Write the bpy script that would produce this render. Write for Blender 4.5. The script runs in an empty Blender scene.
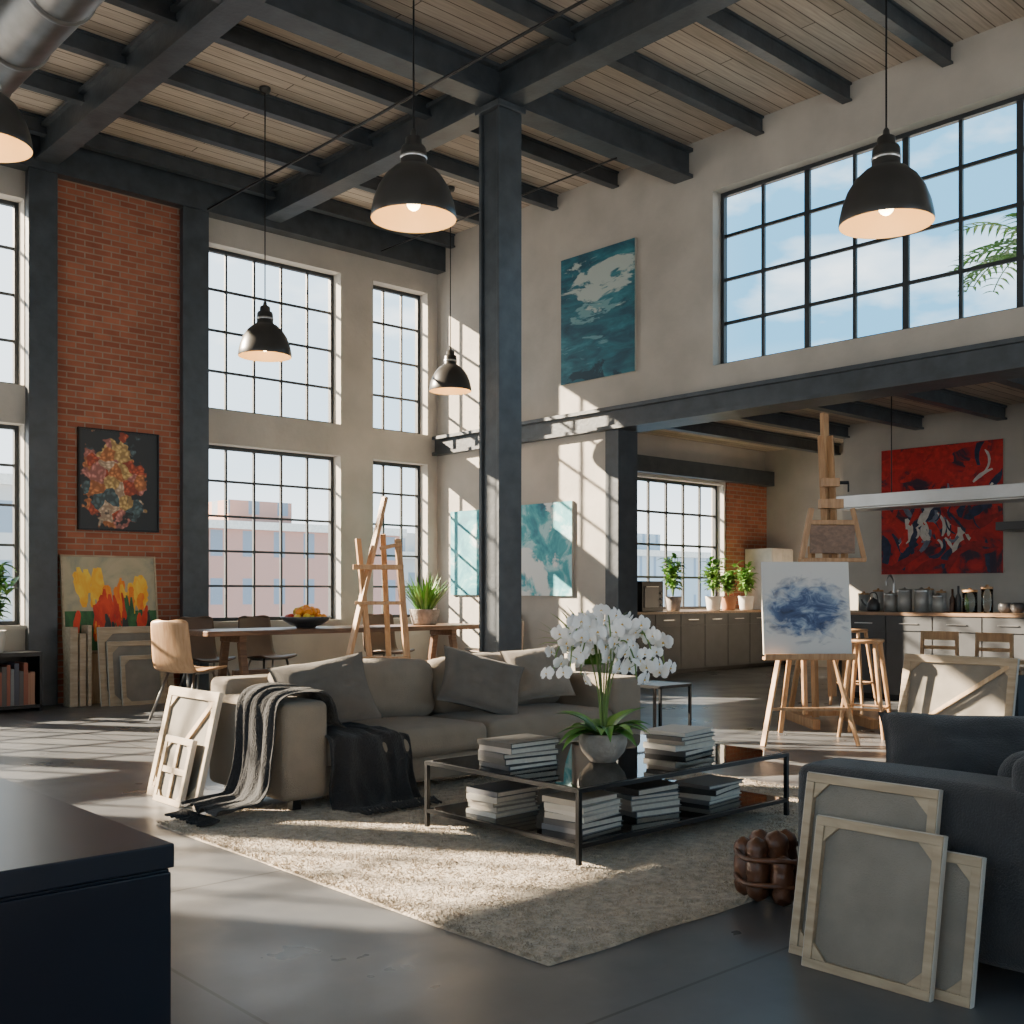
import bpy, math, random
from mathutils import Vector, Matrix, noise
random.seed(7)
S=bpy.context.scene
pi=math.pi
# ---------------------------------------------------------------- materials
def newmat(name):
    m=bpy.data.materials.new(name); m.use_nodes=True
    nt=m.node_tree; b=nt.nodes['Principled BSDF']
    return m,nt,b
def N(nt,t,**k):
    n=nt.nodes.new(t)
    for a,v in k.items(): setattr(n,a,v)
    return n
def c4(c): return (c[0],c[1],c[2],1)
def simple(name,col,rough=.6,metal=0,var=.12,scale=6,bump=0,bscale=60,spec=None,sheen=0,emit=None,estr=0,coat=0,bdist=.02):
    m,nt,b=newmat(name); L=nt.links
    tc=N(nt,'ShaderNodeTexCoord'); nz=N(nt,'ShaderNodeTexNoise'); nz.inputs['Scale'].default_value=scale; nz.inputs['Detail'].default_value=5
    L.new(tc.outputs['Object'],nz.inputs['Vector'])
    r=N(nt,'ShaderNodeValToRGB')
    r.color_ramp.elements[0].position=.3; r.color_ramp.elements[1].position=.7
    r.color_ramp.elements[0].color=c4([x*(1-var) for x in col]); r.color_ramp.elements[1].color=c4([min(1,x*(1+var)) for x in col])
    L.new(nz.outputs['Fac'],r.inputs['Fac']); L.new(r.outputs['Color'],b.inputs['Base Color'])
    b.inputs['Roughness'].default_value=rough; b.inputs['Metallic'].default_value=metal
    if spec is not None: b.inputs['Specular IOR Level'].default_value=spec
    if sheen: b.inputs['Sheen Weight'].default_value=sheen
    if coat: b.inputs['Coat Weight'].default_value=coat
    if bump:
        n2=N(nt,'ShaderNodeTexNoise'); n2.inputs['Scale'].default_value=bscale; n2.inputs['Detail'].default_value=4
        L.new(tc.outputs['Object'],n2.inputs['Vector'])
        bp=N(nt,'ShaderNodeBump'); bp.inputs['Strength'].default_value=bump; bp.inputs['Distance'].default_value=bdist
        L.new(n2.outputs['Fac'],bp.inputs['Height']); L.new(bp.outputs['Normal'],b.inputs['Normal'])
    if emit:
        b.inputs['Emission Color'].default_value=c4(emit); b.inputs['Emission Strength'].default_value=estr
    return m
def wood(name,c1,c2,rough=.5,axis=0,scale=3,stretch=10):
    m,nt,b=newmat(name); L=nt.links
    tc=N(nt,'ShaderNodeTexCoord'); mp=N(nt,'ShaderNodeMapping'); s=[stretch]*3; s[axis]=1
    mp.inputs['Scale'].default_value=s
    nz=N(nt,'ShaderNodeTexNoise'); nz.inputs['Scale'].default_value=scale; nz.inputs['Detail'].default_value=8; nz.inputs['Distortion'].default_value=.6
    L.new(tc.outputs['Object'],mp.inputs['Vector']); L.new(mp.outputs['Vector'],nz.inputs['Vector'])
    r=N(nt,'ShaderNodeValToRGB'); r.color_ramp.elements[0].position=.35; r.color_ramp.elements[1].position=.68
    r.color_ramp.elements[0].color=c4(c1); r.color_ramp.elements[1].color=c4(c2)
    L.new(nz.outputs['Fac'],r.inputs['Fac']); L.new(r.outputs['Color'],b.inputs['Base Color']); b.inputs['Roughness'].default_value=rough
    return m
def glass(name,tint=(1,1,1),refl=.06,rough=.02):
    m=bpy.data.materials.new(name); m.use_nodes=True; nt=m.node_tree; nt.nodes.clear(); L=nt.links
    o=N(nt,'ShaderNodeOutputMaterial'); mx=N(nt,'ShaderNodeMixShader'); t=N(nt,'ShaderNodeBsdfTransparent'); g=N(nt,'ShaderNodeBsdfGlossy')
    t.inputs['Color'].default_value=c4(tint); g.inputs['Roughness'].default_value=rough
    fr=N(nt,'ShaderNodeLayerWeight'); fr.inputs['Blend'].default_value=refl
    L.new(fr.outputs['Fresnel'],mx.inputs['Fac']); L.new(t.outputs[0],mx.inputs[1]); L.new(g.outputs[0],mx.inputs[2]); L.new(mx.outputs[0],o.inputs[0])
    return m
def ramp(nt,stops,interp='LINEAR'):
    r=N(nt,'ShaderNodeValToRGB'); cr=r.color_ramp; cr.interpolation=interp
    while len(cr.elements)<len(stops): cr.elements.new(.5)
    for e,(p,c) in zip(cr.elements,stops): e.position=p; e.color=c4(c)
    return r
def brickmat(name):
    m,nt,b=newmat(name); L=nt.links
    tc=N(nt,'ShaderNodeTexCoord'); sp=N(nt,'ShaderNodeSeparateXYZ'); cb=N(nt,'ShaderNodeCombineXYZ'); ad=N(nt,'ShaderNodeMath'); ad.operation='ADD'
    L.new(tc.outputs['Object'],sp.inputs[0]); L.new(sp.outputs['X'],ad.inputs[0]); L.new(sp.outputs['Y'],ad.inputs[1])
    L.new(ad.outputs[0],cb.inputs['X']); L.new(sp.outputs['Z'],cb.inputs['Y'])
    bk=N(nt,'ShaderNodeTexBrick'); bk.inputs['Scale'].default_value=1; bk.inputs['Brick Width'].default_value=.23; bk.inputs['Row Height'].default_value=.078
    bk.inputs['Mortar Size'].default_value=.009; bk.inputs['Color1'].default_value=(.34,.10,.055,1); bk.inputs['Color2'].default_value=(.50,.165,.09,1); bk.inputs['Mortar'].default_value=(.38,.27,.20,1)
    L.new(cb.outputs[0],bk.inputs['Vector'])
    nz=N(nt,'ShaderNodeTexNoise'); nz.inputs['Scale'].default_value=5; L.new(cb.outputs[0],nz.inputs['Vector'])
    mx=N(nt,'ShaderNodeMixRGB',blend_type='MULTIPLY'); mx.inputs[0].default_value=.4
    L.new(bk.outputs['Color'],mx.inputs[1]); L.new(nz.outputs['Fac'],mx.inputs[2]); L.new(mx.outputs[0],b.inputs['Base Color'])
    bp=N(nt,'ShaderNodeBump'); bp.inputs['Strength'].default_value=.6; bp.inputs['Distance'].default_value=.01; bp.invert=True
    L.new(bk.outputs['Fac'],bp.inputs['Height']); L.new(bp.outputs['Normal'],b.inputs['Normal']); b.inputs['Roughness'].default_value=.85
    return m
def plankmat(name):
    m,nt,b=newmat(name); L=nt.links
    tc=N(nt,'ShaderNodeTexCoord'); sp=N(nt,'ShaderNodeSeparateXYZ')
    L.new(tc.outputs['Object'],sp.inputs[0])
    cb2=N(nt,'ShaderNodeCombineXYZ'); L.new(sp.outputs['X'],cb2.inputs['X']); L.new(sp.outputs['Y'],cb2.inputs['Y'])
    bk=N(nt,'ShaderNodeTexBrick'); bk.inputs['Scale'].default_value=1; bk.inputs['Brick Width'].default_value=3.2; bk.inputs['Row Height'].default_value=.17
    bk.inputs['Mortar Size'].default_value=.007; bk.inputs['Color1'].default_value=(.44,.365,.29,1); bk.inputs['Color2'].default_value=(.58,.495,.405,1); bk.inputs['Mortar'].default_value=(.13,.10,.08,1)
    L.new(cb2.outputs[0],bk.inputs['Vector'])
    mp=N(nt,'ShaderNodeMapping'); mp.inputs['Scale'].default_value=(1,14,1); L.new(cb2.outputs[0],mp.inputs['Vector'])
    nz=N(nt,'ShaderNodeTexNoise'); nz.inputs['Scale'].default_value=2.5; nz.inputs['Detail'].default_value=7; L.new(mp.outputs[0],nz.inputs['Vector'])
    mx=N(nt,'ShaderNodeMixRGB',blend_type='OVERLAY'); mx.inputs[0].default_value=.45
    L.new(bk.outputs['Color'],mx.inputs[1]); L.new(nz.outputs['Fac'],mx.inputs[2]); L.new(mx.outputs[0],b.inputs['Base Color']); b.inputs['Roughness'].default_value=.8
    return m
def floormat(name):
    m,nt,b=newmat(name); L=nt.links
    tc=N(nt,'ShaderNodeTexCoord')
    nz=N(nt,'ShaderNodeTexNoise'); nz.inputs['Scale'].default_value=1.3; nz.inputs['Detail'].default_value=9; nz.inputs['Roughness'].default_value=.62; L.new(tc.outputs['Object'],nz.inputs['Vector'])
    r=ramp(nt,[(.3,(.078,.083,.094)),(.55,(.11,.115,.124)),(.75,(.155,.157,.162))]); L.new(nz.outputs['Fac'],r.inputs['Fac'])
    bk=N(nt,'ShaderNodeTexBrick'); bk.offset=0; bk.inputs['Scale'].default_value=1; bk.inputs['Brick Width'].default_value=2.4; bk.inputs['Row Height'].default_value=2.4; bk.inputs['Mortar Size'].default_value=.008
    bk.inputs['Color1'].default_value=(1,1,1,1); bk.inputs['Color2'].default_value=(.93,.93,.93,1); bk.inputs['Mortar'].default_value=(.35,.35,.35,1)
    mp=N(nt,'ShaderNodeMapping'); mp.inputs['Location'].default_value=(.35,.75,0); L.new(tc.outputs['Object'],mp.inputs['Vector']); L.new(mp.outputs[0],bk.inputs['Vector'])
    mx=N(nt,'ShaderNodeMixRGB',blend_type='MULTIPLY'); mx.inputs[0].default_value=1
    L.new(r.outputs['Color'],mx.inputs[1]); L.new(bk.outputs['Color'],mx.inputs[2]); L.new(mx.outputs[0],b.inputs['Base Color'])
    n2=N(nt,'ShaderNodeTexNoise'); n2.inputs['Scale'].default_value=2; n2.inputs['Detail'].default_value=4; L.new(tc.outputs['Object'],n2.inputs['Vector'])
    mr=N(nt,'ShaderNodeMapRange'); mr.inputs['From Min'].default_value=.3; mr.inputs['From Max'].default_value=.7; mr.inputs['To Min'].default_value=.27; mr.inputs['To Max'].default_value=.40; L.new(n2.outputs['Fac'],mr.inputs['Value']); L.new(mr.outputs[0],b.inputs['Roughness'])
    return m
def paintmat(name,stops,scale=3,dist=2,map_scale=(1,1,1),detail=6,rough=.55,seed=0,blob=None,bg=None,overs=(),zg=0,zc=0):
    m,nt,b=newmat(name); L=nt.links
    tc=N(nt,'ShaderNodeTexCoord'); mp=N(nt,'ShaderNodeMapping'); mp.inputs['Scale'].default_value=map_scale; mp.inputs['Location'].default_value=(seed,seed*.7,seed*.3)
    L.new(tc.outputs['Object'],mp.inputs['Vector'])
    sp=N(nt,'ShaderNodeSeparateXYZ'); L.new(tc.outputs['Object'],sp.inputs[0])
    def M(op,a,bb=0):
        n=N(nt,'ShaderNodeMath'); n.operation=op
        for i,v in enumerate((a,bb)):
            if isinstance(v,(int,float)): n.inputs[i].default_value=v
            else: L.new(v,n.inputs[i])
        return n.outputs[0]
    def NZ(sc,dt,ds,vec=None):
        n=N(nt,'ShaderNodeTexNoise'); n.inputs['Scale'].default_value=sc; n.inputs['Detail'].default_value=dt; n.inputs['Distortion'].default_value=ds; n.inputs['Roughness'].default_value=.6
        L.new(vec or mp.outputs[0],n.inputs['Vector']); return n.outputs['Fac']
    def ELL(cx,cz,rx,rz):
        dx=M('DIVIDE',M('SUBTRACT',sp.outputs['X'],cx),rx); dz=M('DIVIDE',M('SUBTRACT',sp.outputs['Z'],cz),rz)
        return M('SQRT',M('ADD',M('MULTIPLY',dx,dx),M('MULTIPLY',dz,dz)))
    f=NZ(scale,detail,dist)
    if zg: f=M('ADD',f,M('MULTIPLY',M('SUBTRACT',sp.outputs['Z'],zc),zg))
    r=ramp(nt,stops); L.new(f,r.inputs['Fac']); out=r.outputs['Color']
    for k,(col,sc,thr,cx,cz,rx,rz,ms) in enumerate(overs):
        m2=N(nt,'ShaderNodeMapping'); m2.inputs['Scale'].default_value=ms; m2.inputs['Location'].default_value=(seed*2+k*3.1,k,seed+k); L.new(tc.outputs['Object'],m2.inputs['Vector'])
        g=M('SUBTRACT',NZ(sc,9,.5,m2.outputs[0]),M('MULTIPLY',M('MAXIMUM',M('SUBTRACT',ELL(cx,cz,rx,rz),.6),0),.35))
        mr=N(nt,'ShaderNodeMapRange'); mr.inputs['From Min'].default_value=thr; mr.inputs['From Max'].default_value=thr+.05; L.new(g,mr.inputs['Value'])
        mx=N(nt,'ShaderNodeMixRGB'); L.new(mr.outputs[0],mx.inputs[0]); L.new(out,mx.inputs[1]); mx.inputs[2].default_value=c4(col); out=mx.outputs[0]
    if blob:
        cx,cz,rx,rz,soft=blob
        d=M('ADD',ELL(cx,cz,rx,rz),M('MULTIPLY',M('SUBTRACT',NZ(7,6,1),.5),1.6))
        mr=N(nt,'ShaderNodeMapRange'); mr.inputs['From Min'].default_value=1-soft; mr.inputs['From Max'].default_value=1+soft; L.new(d,mr.inputs['Value'])
        mx=N(nt,'ShaderNodeMixRGB'); L.new(mr.outputs[0],mx.inputs[0]); L.new(out,mx.inputs[1]); mx.inputs[2].default_value=c4(bg); out=mx.outputs[0]
    L.new(out,b.inputs['Base Color']); b.inputs['Roughness'].default_value=rough
    return m
def floralmat(name):
    m,nt,b=newmat(name); L=nt.links
    tc=N(nt,'ShaderNodeTexCoord')
    nw=N(nt,'ShaderNodeTexNoise'); nw.inputs['Scale'].default_value=5; L.new(tc.outputs['Object'],nw.inputs['Vector'])
    mv=N(nt,'ShaderNodeMixRGB'); mv.inputs[0].default_value=.12; L.new(tc.outputs['Object'],mv.inputs[1]); L.new(nw.outputs['Color'],mv.inputs[2])
    v=N(nt,'ShaderNodeTexVoronoi'); v.inputs['Scale'].default_value=7; L.new(mv.outputs[0],v.inputs['Vector'])
    sp=N(nt,'ShaderNodeSeparateColor'); L.new(v.outputs['Color'],sp.inputs[0])
    r=ramp(nt,[(0,(.65,.12,.05)),(.2,(.8,.3,.1)),(.4,(.85,.66,.45)),(.55,(.75,.3,.25)),(.7,(.12,.2,.22)),(.85,(.8,.55,.2)),(1,(.02,.02,.02))],'CONSTANT'); L.new(sp.outputs[0],r.inputs['Fac'])
    v2=N(nt,'ShaderNodeTexVoronoi'); v2.inputs['Scale'].default_value=22; L.new(mv.outputs[0],v2.inputs['Vector'])
    mm=N(nt,'ShaderNodeMixRGB',blend_type='MULTIPLY'); mm.inputs[0].default_value=.75; rr=ramp(nt,[(0.05,(1.,1.,1.)),(.6,(.15,.1,.1))]); L.new(v2.outputs['Distance'],rr.inputs['Fac'])
    L.new(r.outputs[0],mm.inputs[1]); L.new(rr.outputs[0],mm.inputs[2])
    s2=N(nt,'ShaderNodeMapping'); s2.inputs['Location'].default_value=(0,0,-1.15); s2.inputs['Scale'].default_value=(2.6,0,1.9); L.new(mv.outputs[0],s2.inputs['Vector'])
    ln=N(nt,'ShaderNodeVectorMath'); ln.operation='LENGTH'; L.new(s2.outputs[0],ln.inputs[0])
    n4=N(nt,'ShaderNodeTexNoise'); n4.inputs['Scale'].default_value=6; L.new(tc.outputs['Object'],n4.inputs['Vector'])
    ad=N(nt,'ShaderNodeMath'); ad.operation='MULTIPLY_ADD'; ad.inputs[1].default_value=2; L.new(n4.outputs['Fac'],ad.inputs[0]); L.new(ln.outputs['Value'],ad.inputs[2])
    mr=N(nt,'ShaderNodeMapRange'); mr.inputs['From Min'].default_value=1.85; mr.inputs['From Max'].default_value=1.95; L.new(ad.outputs[0],mr.inputs['Value'])
    mx=N(nt,'ShaderNodeMixRGB'); L.new(mr.outputs[0],mx.inputs[0]); L.new(mm.outputs[0],mx.inputs[1]); mx.inputs[2].default_value=(.02,.025,.03,1)
    L.new(mx.outputs[0],b.inputs['Base Color']); b.inputs['Roughness'].default_value=.5
    return m
def bldmat(name,wall,win,w,h):
    m,nt,b=newmat(name); L=nt.links
    tc=N(nt,'ShaderNodeTexCoord'); sp=N(nt,'ShaderNodeSeparateXYZ'); cb=N(nt,'ShaderNodeCombineXYZ'); ad=N(nt,'ShaderNodeMath'); ad.operation='ADD'
    L.new(tc.outputs['Object'],sp.inputs[0]); L.new(sp.outputs['X'],ad.inputs[0]); L.new(sp.outputs['Y'],ad.inputs[1]); L.new(ad.outputs[0],cb.inputs['X']); L.new(sp.outputs['Z'],cb.inputs['Y'])
    bk=N(nt,'ShaderNodeTexBrick'); bk.offset=0; bk.inputs['Scale'].default_value=1; bk.inputs['Brick Width'].default_value=w; bk.inputs['Row Height'].default_value=h; bk.inputs['Mortar Size'].default_value=h*.24
    bk.inputs['Color1'].default_value=c4(win); bk.inputs['Color2'].default_value=c4(win); bk.inputs['Mortar'].default_value=c4(wall); L.new(cb.outputs[0],bk.inputs['Vector'])
    L.new(bk.outputs['Color'],b.inputs['Base Color']); b.inputs['Roughness'].default_value=.8
    return m

PLASTER=simple('plaster',(.46,.425,.38),.88,var=.12,scale=1.6,bump=.3,bscale=9)
BRICK=brickmat('red_brick'); PLANK=plankmat('ceiling_planks'); FLOOR=floormat('polished_concrete')
STEEL=simple('painted_steel',(.050,.060,.071),.42,var=.28,scale=5,bump=.15,bscale=20)
FRAME=simple('window_steel',(.03,.035,.04),.45,var=.1)
WGLASS=glass('window_glass',(.99,1,1),.05,.0)
SOFA=simple('taupe_linen',(.225,.19,.150),.95,var=.08,scale=8,bump=.5,bscale=160,sheen=.15)
PILLOWM=simple('greige_linen',(.215,.190,.160),.95,var=.08,scale=10,bump=.5,bscale=160,sheen=.15)
PILLOWD=simple('grey_linen',(.125,.113,.10),.95,var=.1,scale=10,bump=.5,bscale=160,sheen=.12)
CHAR=simple('charcoal_fabric',(.034,.036,.041),.95,var=.15,scale=8,bump=.5,bscale=140,sheen=.18)
THROW=simple('charcoal_wool',(.018,.019,.022),.95,var=.3,scale=90,bump=.8,bscale=90,sheen=.12)
RUG=simple('wool_rug',(.46,.39,.30),1,var=.32,scale=22,bump=.6,bscale=60,sheen=.3,bdist=.03)
BLACK=simple('black_metal',(.02,.021,.023),.35,metal=.6,var=.1)
SHADE=simple('lamp_enamel',(.050,.048,.046),.34,metal=.3,var=.15)
SHADEIN=simple('lamp_inner',(.70,.50,.26),.5,var=.03,emit=(1,.60,.22),estr=.20)
BULB=simple('lamp_bulb',(1,.9,.7),.5,emit=(1,.78,.45),estr=16)
TGLASS=glass('table_glass',(.58,.62,.63),.38,.02)
OAK=wood('oak',(.35,.185,.085),(.50,.30,.15),.5,2)
PINE=wood('pine',(.42,.28,.155),(.56,.41,.26),.6,2)
PINEX=wood('pine_light',(.33,.255,.17),(.46,.37,.26),.65,0,4,6)
WALNUT=wood('walnut',(.13,.065,.035),(.24,.13,.07),.42,0)
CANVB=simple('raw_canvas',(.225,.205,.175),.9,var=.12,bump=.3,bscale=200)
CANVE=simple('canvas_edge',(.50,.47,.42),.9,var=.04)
WHITEP=simple('petal_white',(.9,.89,.88),.5,var=.02)
YEL=simple('orchid_throat',(.7,.45,.08),.5)
STEMG=simple('stem_green',(.12,.2,.04),.5)
LEAF=simple('leaf_green',(.07,.2,.025),.42,var=.3,scale=7)
LEAFL=simple('leaf_light',(.19,.36,.07),.5,var=.3,scale=7)
POTST=simple('pot_stone',(.33,.29,.25),.75,var=.25,scale=14,bump=.5,bscale=40)
POTW=simple('pot_white',(.6,.57,.52),.6)
TERRA=simple('terracotta',(.45,.2,.1),.8)
SOIL=simple('soil',(.04,.028,.02),1,bump=1,bscale=60)
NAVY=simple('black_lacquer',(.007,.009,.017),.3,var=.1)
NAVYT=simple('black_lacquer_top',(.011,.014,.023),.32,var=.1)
CAB=simple('cabinet_grey',(.040,.044,.050),.5)
CTOP=simple('counter_top',(.13,.11,.09),.3,var=.2,scale=12)
CTOPW=wood('counter_wood',(.2,.12,.07),(.33,.21,.12),.4,1)
STAIN=simple('brushed_steel',(.5,.5,.5),.3,metal=1,var=.06)
GALV=simple('galvanised',(.17,.17,.17),.38,metal=.9,var=.25,scale=4)
ORANGE=simple('orange_peel',(.85,.3,.02),.5); YELF=simple('lemon_peel',(.85,.6,.05),.5); RED=simple('apple_red',(.6,.05,.02),.4)
CHROME=simple('chrome_leg',(.25,.24,.23),.3,metal=.9)
LEATH=simple('brown_leather',(.11,.042,.02),.38,var=.5,scale=9,bump=.4,bscale=25)
CERAM=simple('ceramic_dark',(.06,.06,.065),.35)
JAR=glass('jar_glass',(.85,.9,.9),.3,.02)
PALEC=simple('cupboard_white',(.7,.66,.6),.5)
PAGES=simple('book_pages',(.60,.56,.48),.9,var=.08,scale=40)
BK=[simple('book_%d'%i,c,.55,var=.05) for i,c in enumerate([(.05,.05,.055),(.42,.40,.36),(.12,.12,.13),(.5,.48,.44),(.26,.24,.22),(.10,.13,.16),(.32,.29,.25),(.03,.03,.03)])]
BKC=[simple('shelfbook_%d'%i,c,.6,var=.05) for i,c in enumerate([(.3,.1,.06),(.08,.08,.1),(.35,.28,.2),(.12,.1,.09),(.4,.2,.12),(.2,.2,.2)])]
# ---------------------------------------------------------------- mesh builder
class MB:
    def __init__(s): s.v=[];s.f=[];s.m=[];s.s=[];s.mats=[]
    def add(s,vs,fs,mat,smooth=False,M=None):
        if mat not in s.mats: s.mats.append(mat)
        k=s.mats.index(mat); o=len(s.v)
        for p in vs:
            p=Vector(p); s.v.append(M@p if M else p)
        for f in fs: s.f.append([i+o for i in f]); s.m.append(k); s.s.append(smooth)
    def box(s,x0,x1,y0,y1,z0,z1,mat,M=None):
        vs=[(x,y,z) for z in(z0,z1) for y in(y0,y1) for x in(x0,x1)]
        s.add(vs,[(0,2,3,1),(4,5,7,6),(0,1,5,4),(2,6,7,3),(0,4,6,2),(1,3,7,5)],mat,False,M)
    def bar(s,a,b,w,d,mat,up=(0,0,1)):
        a=Vector(a);b=Vector(b); z=(b-a).normalized(); u=Vector(up)
        if abs(z.dot(u))>.99: u=Vector((0,1,0))
        x=u.cross(z).normalized(); y=z.cross(x)
        vs=[p+x*sx*w/2+y*sy*d/2 for p in(a,b) for sy in(-1,1) for sx in(-1,1)]
        s.add(vs,[(0,2,3,1),(4,5,7,6),(0,1,5,4),(2,6,7,3),(0,4,6,2),(1,3,7,5)],mat)
    def tube(s,pts,r,mat,n=8,M=None):
        pts=[Vector(p) for p in pts]; vs=[];fs=[]; k=len(pts)
        rr=r if isinstance(r,(list,tuple)) else [r]*k
        prev=None
        for i,p in enumerate(pts):
            t=(pts[min(i+1,k-1)]-pts[max(i-1,0)]).normalized()
            if prev is None:
                u=Vector((0,0,1)) if abs(t.z)<.9 else Vector((1,0,0)); x=u.cross(t).normalized()
            else: x=(prev-t*prev.dot(t)).normalized()
            prev=x; y=t.cross(x)
            for j in range(n):
                a=2*pi*j/n; vs.append(p+(x*math.cos(a)+y*math.sin(a))*rr[i])
        for i in range(k-1):
            for j in range(n): fs.append((i*n+j,i*n+(j+1)%n,(i+1)*n+(j+1)%n,(i+1)*n+j))
        s.add(vs,fs,mat,True,M)
        s.add([vs[j] for j in range(n)],[tuple(reversed(range(n)))],mat,False,M); s.add([vs[(k-1)*n+j] for j in range(n)],[tuple(range(n))],mat,False,M)
    def lathe(s,prof,c,mat,n=32,M=None):
        vs=[];fs=[];k=len(prof)
        for r,z in prof:
            for j in range(n):
                a=2*pi*j/n; vs.append((c[0]+r*math.cos(a),c[1]+r*math.sin(a),c[2]+z))
        for i in range(k-1):
            for j in range(n): fs.append((i*n+j,i*n+(j+1)%n,(i+1)*n+(j+1)%n,(i+1)*n+j))
        s.add(vs,fs,mat,True,M)
    def ball(s,c,r,mat,n=12,sz=1):
        prof=[(max(.0005,r*math.sin(pi*i/n)),-r*sz*math.cos(pi*i/n)) for i in range(n+1)]
        s.lathe(prof,c,mat,n*2)
    def grid(s,fn,nu,nv,mat,smooth=True,M=None):
        vs=[fn(i/nu,j/nv) for j in range(nv+1) for i in range(nu+1)]
        fs=[(j*(nu+1)+i,j*(nu+1)+i+1,(j+1)*(nu+1)+i+1,(j+1)*(nu+1)+i) for j in range(nv) for i in range(nu)]
        s.add(vs,fs,mat,smooth,M)
    def soft(s,x0,x1,y0,y1,z0,z1,r,mat,bulge=(0,0,0),M=None,wr=0):
        c=Vector(((x0+x1)/2,(y0+y1)/2,(z0+z1)/2)); h=Vector(((x1-x0)/2,(y1-y0)/2,(z1-z0)/2)); r=min(r,min(h)*.98)
        def samp(hh):
            e=[hh-r+r*math.tan(t*pi/4/3) for t in(3,2,1,0)]; m=10
            mid=[(hh-r)*(1-2*i/m) for i in range(1,m)]
            return [x for x in e]+mid+[-x for x in reversed(e)]
        for ax in range(3):
            a,b=[(1,2),(2,0),(0,1)][ax]
            sa=samp(h[a]); sb=samp(h[b])
            for sg in(1,-1):
                vs=[]
                for vb in sb:
                    for va in sa:
                        p=Vector((0,0,0)); p[ax]=sg*h[ax]; p[a]=va; p[b]=vb
                        q=Vector([max(-(h[i]-r),min(h[i]-r,p[i])) for i in range(3)])
                        d=(p-q); 
                        if d.length>1e-9: d=d.normalized()*r
                        o=q+d
                        for i in range(3):
                            j,k=(i+1)%3,(i+2)%3
                            if bulge[i]: o[i]+= (o[i]/h[i])*bulge[i]*(1-(o[j]/h[j])**2)*(1-(o[k]/h[k])**2)
                        o=o+c
                        if wr: o=o+Vector(noise.noise_vector(o*5))*wr+Vector(noise.noise_vector(o*13))*wr*.35
                        vs.append(o)
                na=len(sa);nb=len(sb)
                fs=[]
                for j in range(nb-1):
                    for i in range(na-1):
                        f=(j*na+i,j*na+i+1,(j+1)*na+i+1,(j+1)*na+i)
                        fs.append(f if sg<0 else tuple(reversed(f)))
                s.add(vs,fs,mat,True,M)
    def pillow(s,w,h,t,mat,M):
        for sg in(1,-1):
            def fn(u,v):
                u=2*u-1;v=2*v-1
                x=w/2*u*(1-.10*(1-v*v)); y=h/2*v*(1-.10*(1-u*u))
                e=(1-u**4)*(1-v**4)
                z=sg*t/2*(max(0,e))**.55
                z+=sg*.022*noise.noise(Vector((u*2.2,v*2.2,sg*3+w*9)))*e+sg*.008*noise.noise(Vector((u*6,v*6,w*9)))*e
                return (x,y,z)
            s.grid(fn,28,28,mat,True,M)
    def leaf(s,b,az,el,L,W,droop,mat,n=6,tip=.8):
        p=Vector(b); e=el; sd=Vector((-math.sin(az),math.cos(az),0)); vs=[]
        for i in range(n+1):
            t=i/n; w=W*max(.03,math.sin(pi*min(1,(t*.93+.07))**tip)); up=Vector((0,0,1))*w*.18
            vs+= [p+sd*w/2+up,p.copy(),p-sd*w/2+up]
            p=p+Vector((math.cos(e)*math.cos(az),math.cos(e)*math.sin(az),math.sin(e)))*L/n; e-=droop/n
        fs=[]
        for i in range(n): fs+=[(i*3,i*3+1,i*3+4,i*3+3),(i*3+1,i*3+2,i*3+5,i*3+4)]
        s.add(vs,fs,mat,True)
    def obj(s,name,bevel=0,origin=None,loc=None,rot=None,solid=0,sub=0,merge=False,keep=False):
        if keep: o=Vector((0,0,0))
        elif origin is not None: o=Vector(origin)
        else:
            xs=[p.x for p in s.v];ys=[p.y for p in s.v];zs=[p.z for p in s.v]
            o=Vector(((min(xs)+max(xs))/2,(min(ys)+max(ys))/2,min(zs)))
        me=bpy.data.meshes.new(name); me.from_pydata([tuple(p-o) for p in s.v],[],s.f)
        for m in s.mats: me.materials.append(m)
        me.polygons.foreach_set('material_index',s.m); me.polygons.foreach_set('use_smooth',s.s); me.update()
        if merge:
            import bmesh
            bm=bmesh.new(); bm.from_mesh(me); bmesh.ops.remove_doubles(bm,verts=bm.verts,dist=.0004); bm.to_mesh(me); bm.free()
        ob=bpy.data.objects.new(name,me); S.collection.objects.link(ob); ob.location=o if loc is None else loc
        if rot: ob.rotation_euler=rot
        if solid: md=ob.modifiers.new('solid','SOLIDIFY'); md.thickness=solid; md.offset=0
        if sub: md=ob.modifiers.new('sub','SUBSURF'); md.levels=sub; md.render_levels=sub
        if bevel: md=ob.modifiers.new('bev','BEVEL'); md.width=bevel; md.segments=2; md.limit_method='ANGLE'
        return ob
def TR(x,y,z,rx=0,ry=0,rz=0): return Matrix.Translation((x,y,z))@Matrix.Rotation(rz,4,'Z')@Matrix.Rotation(ry,4,'Y')@Matrix.Rotation(rx,4,'X')
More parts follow.
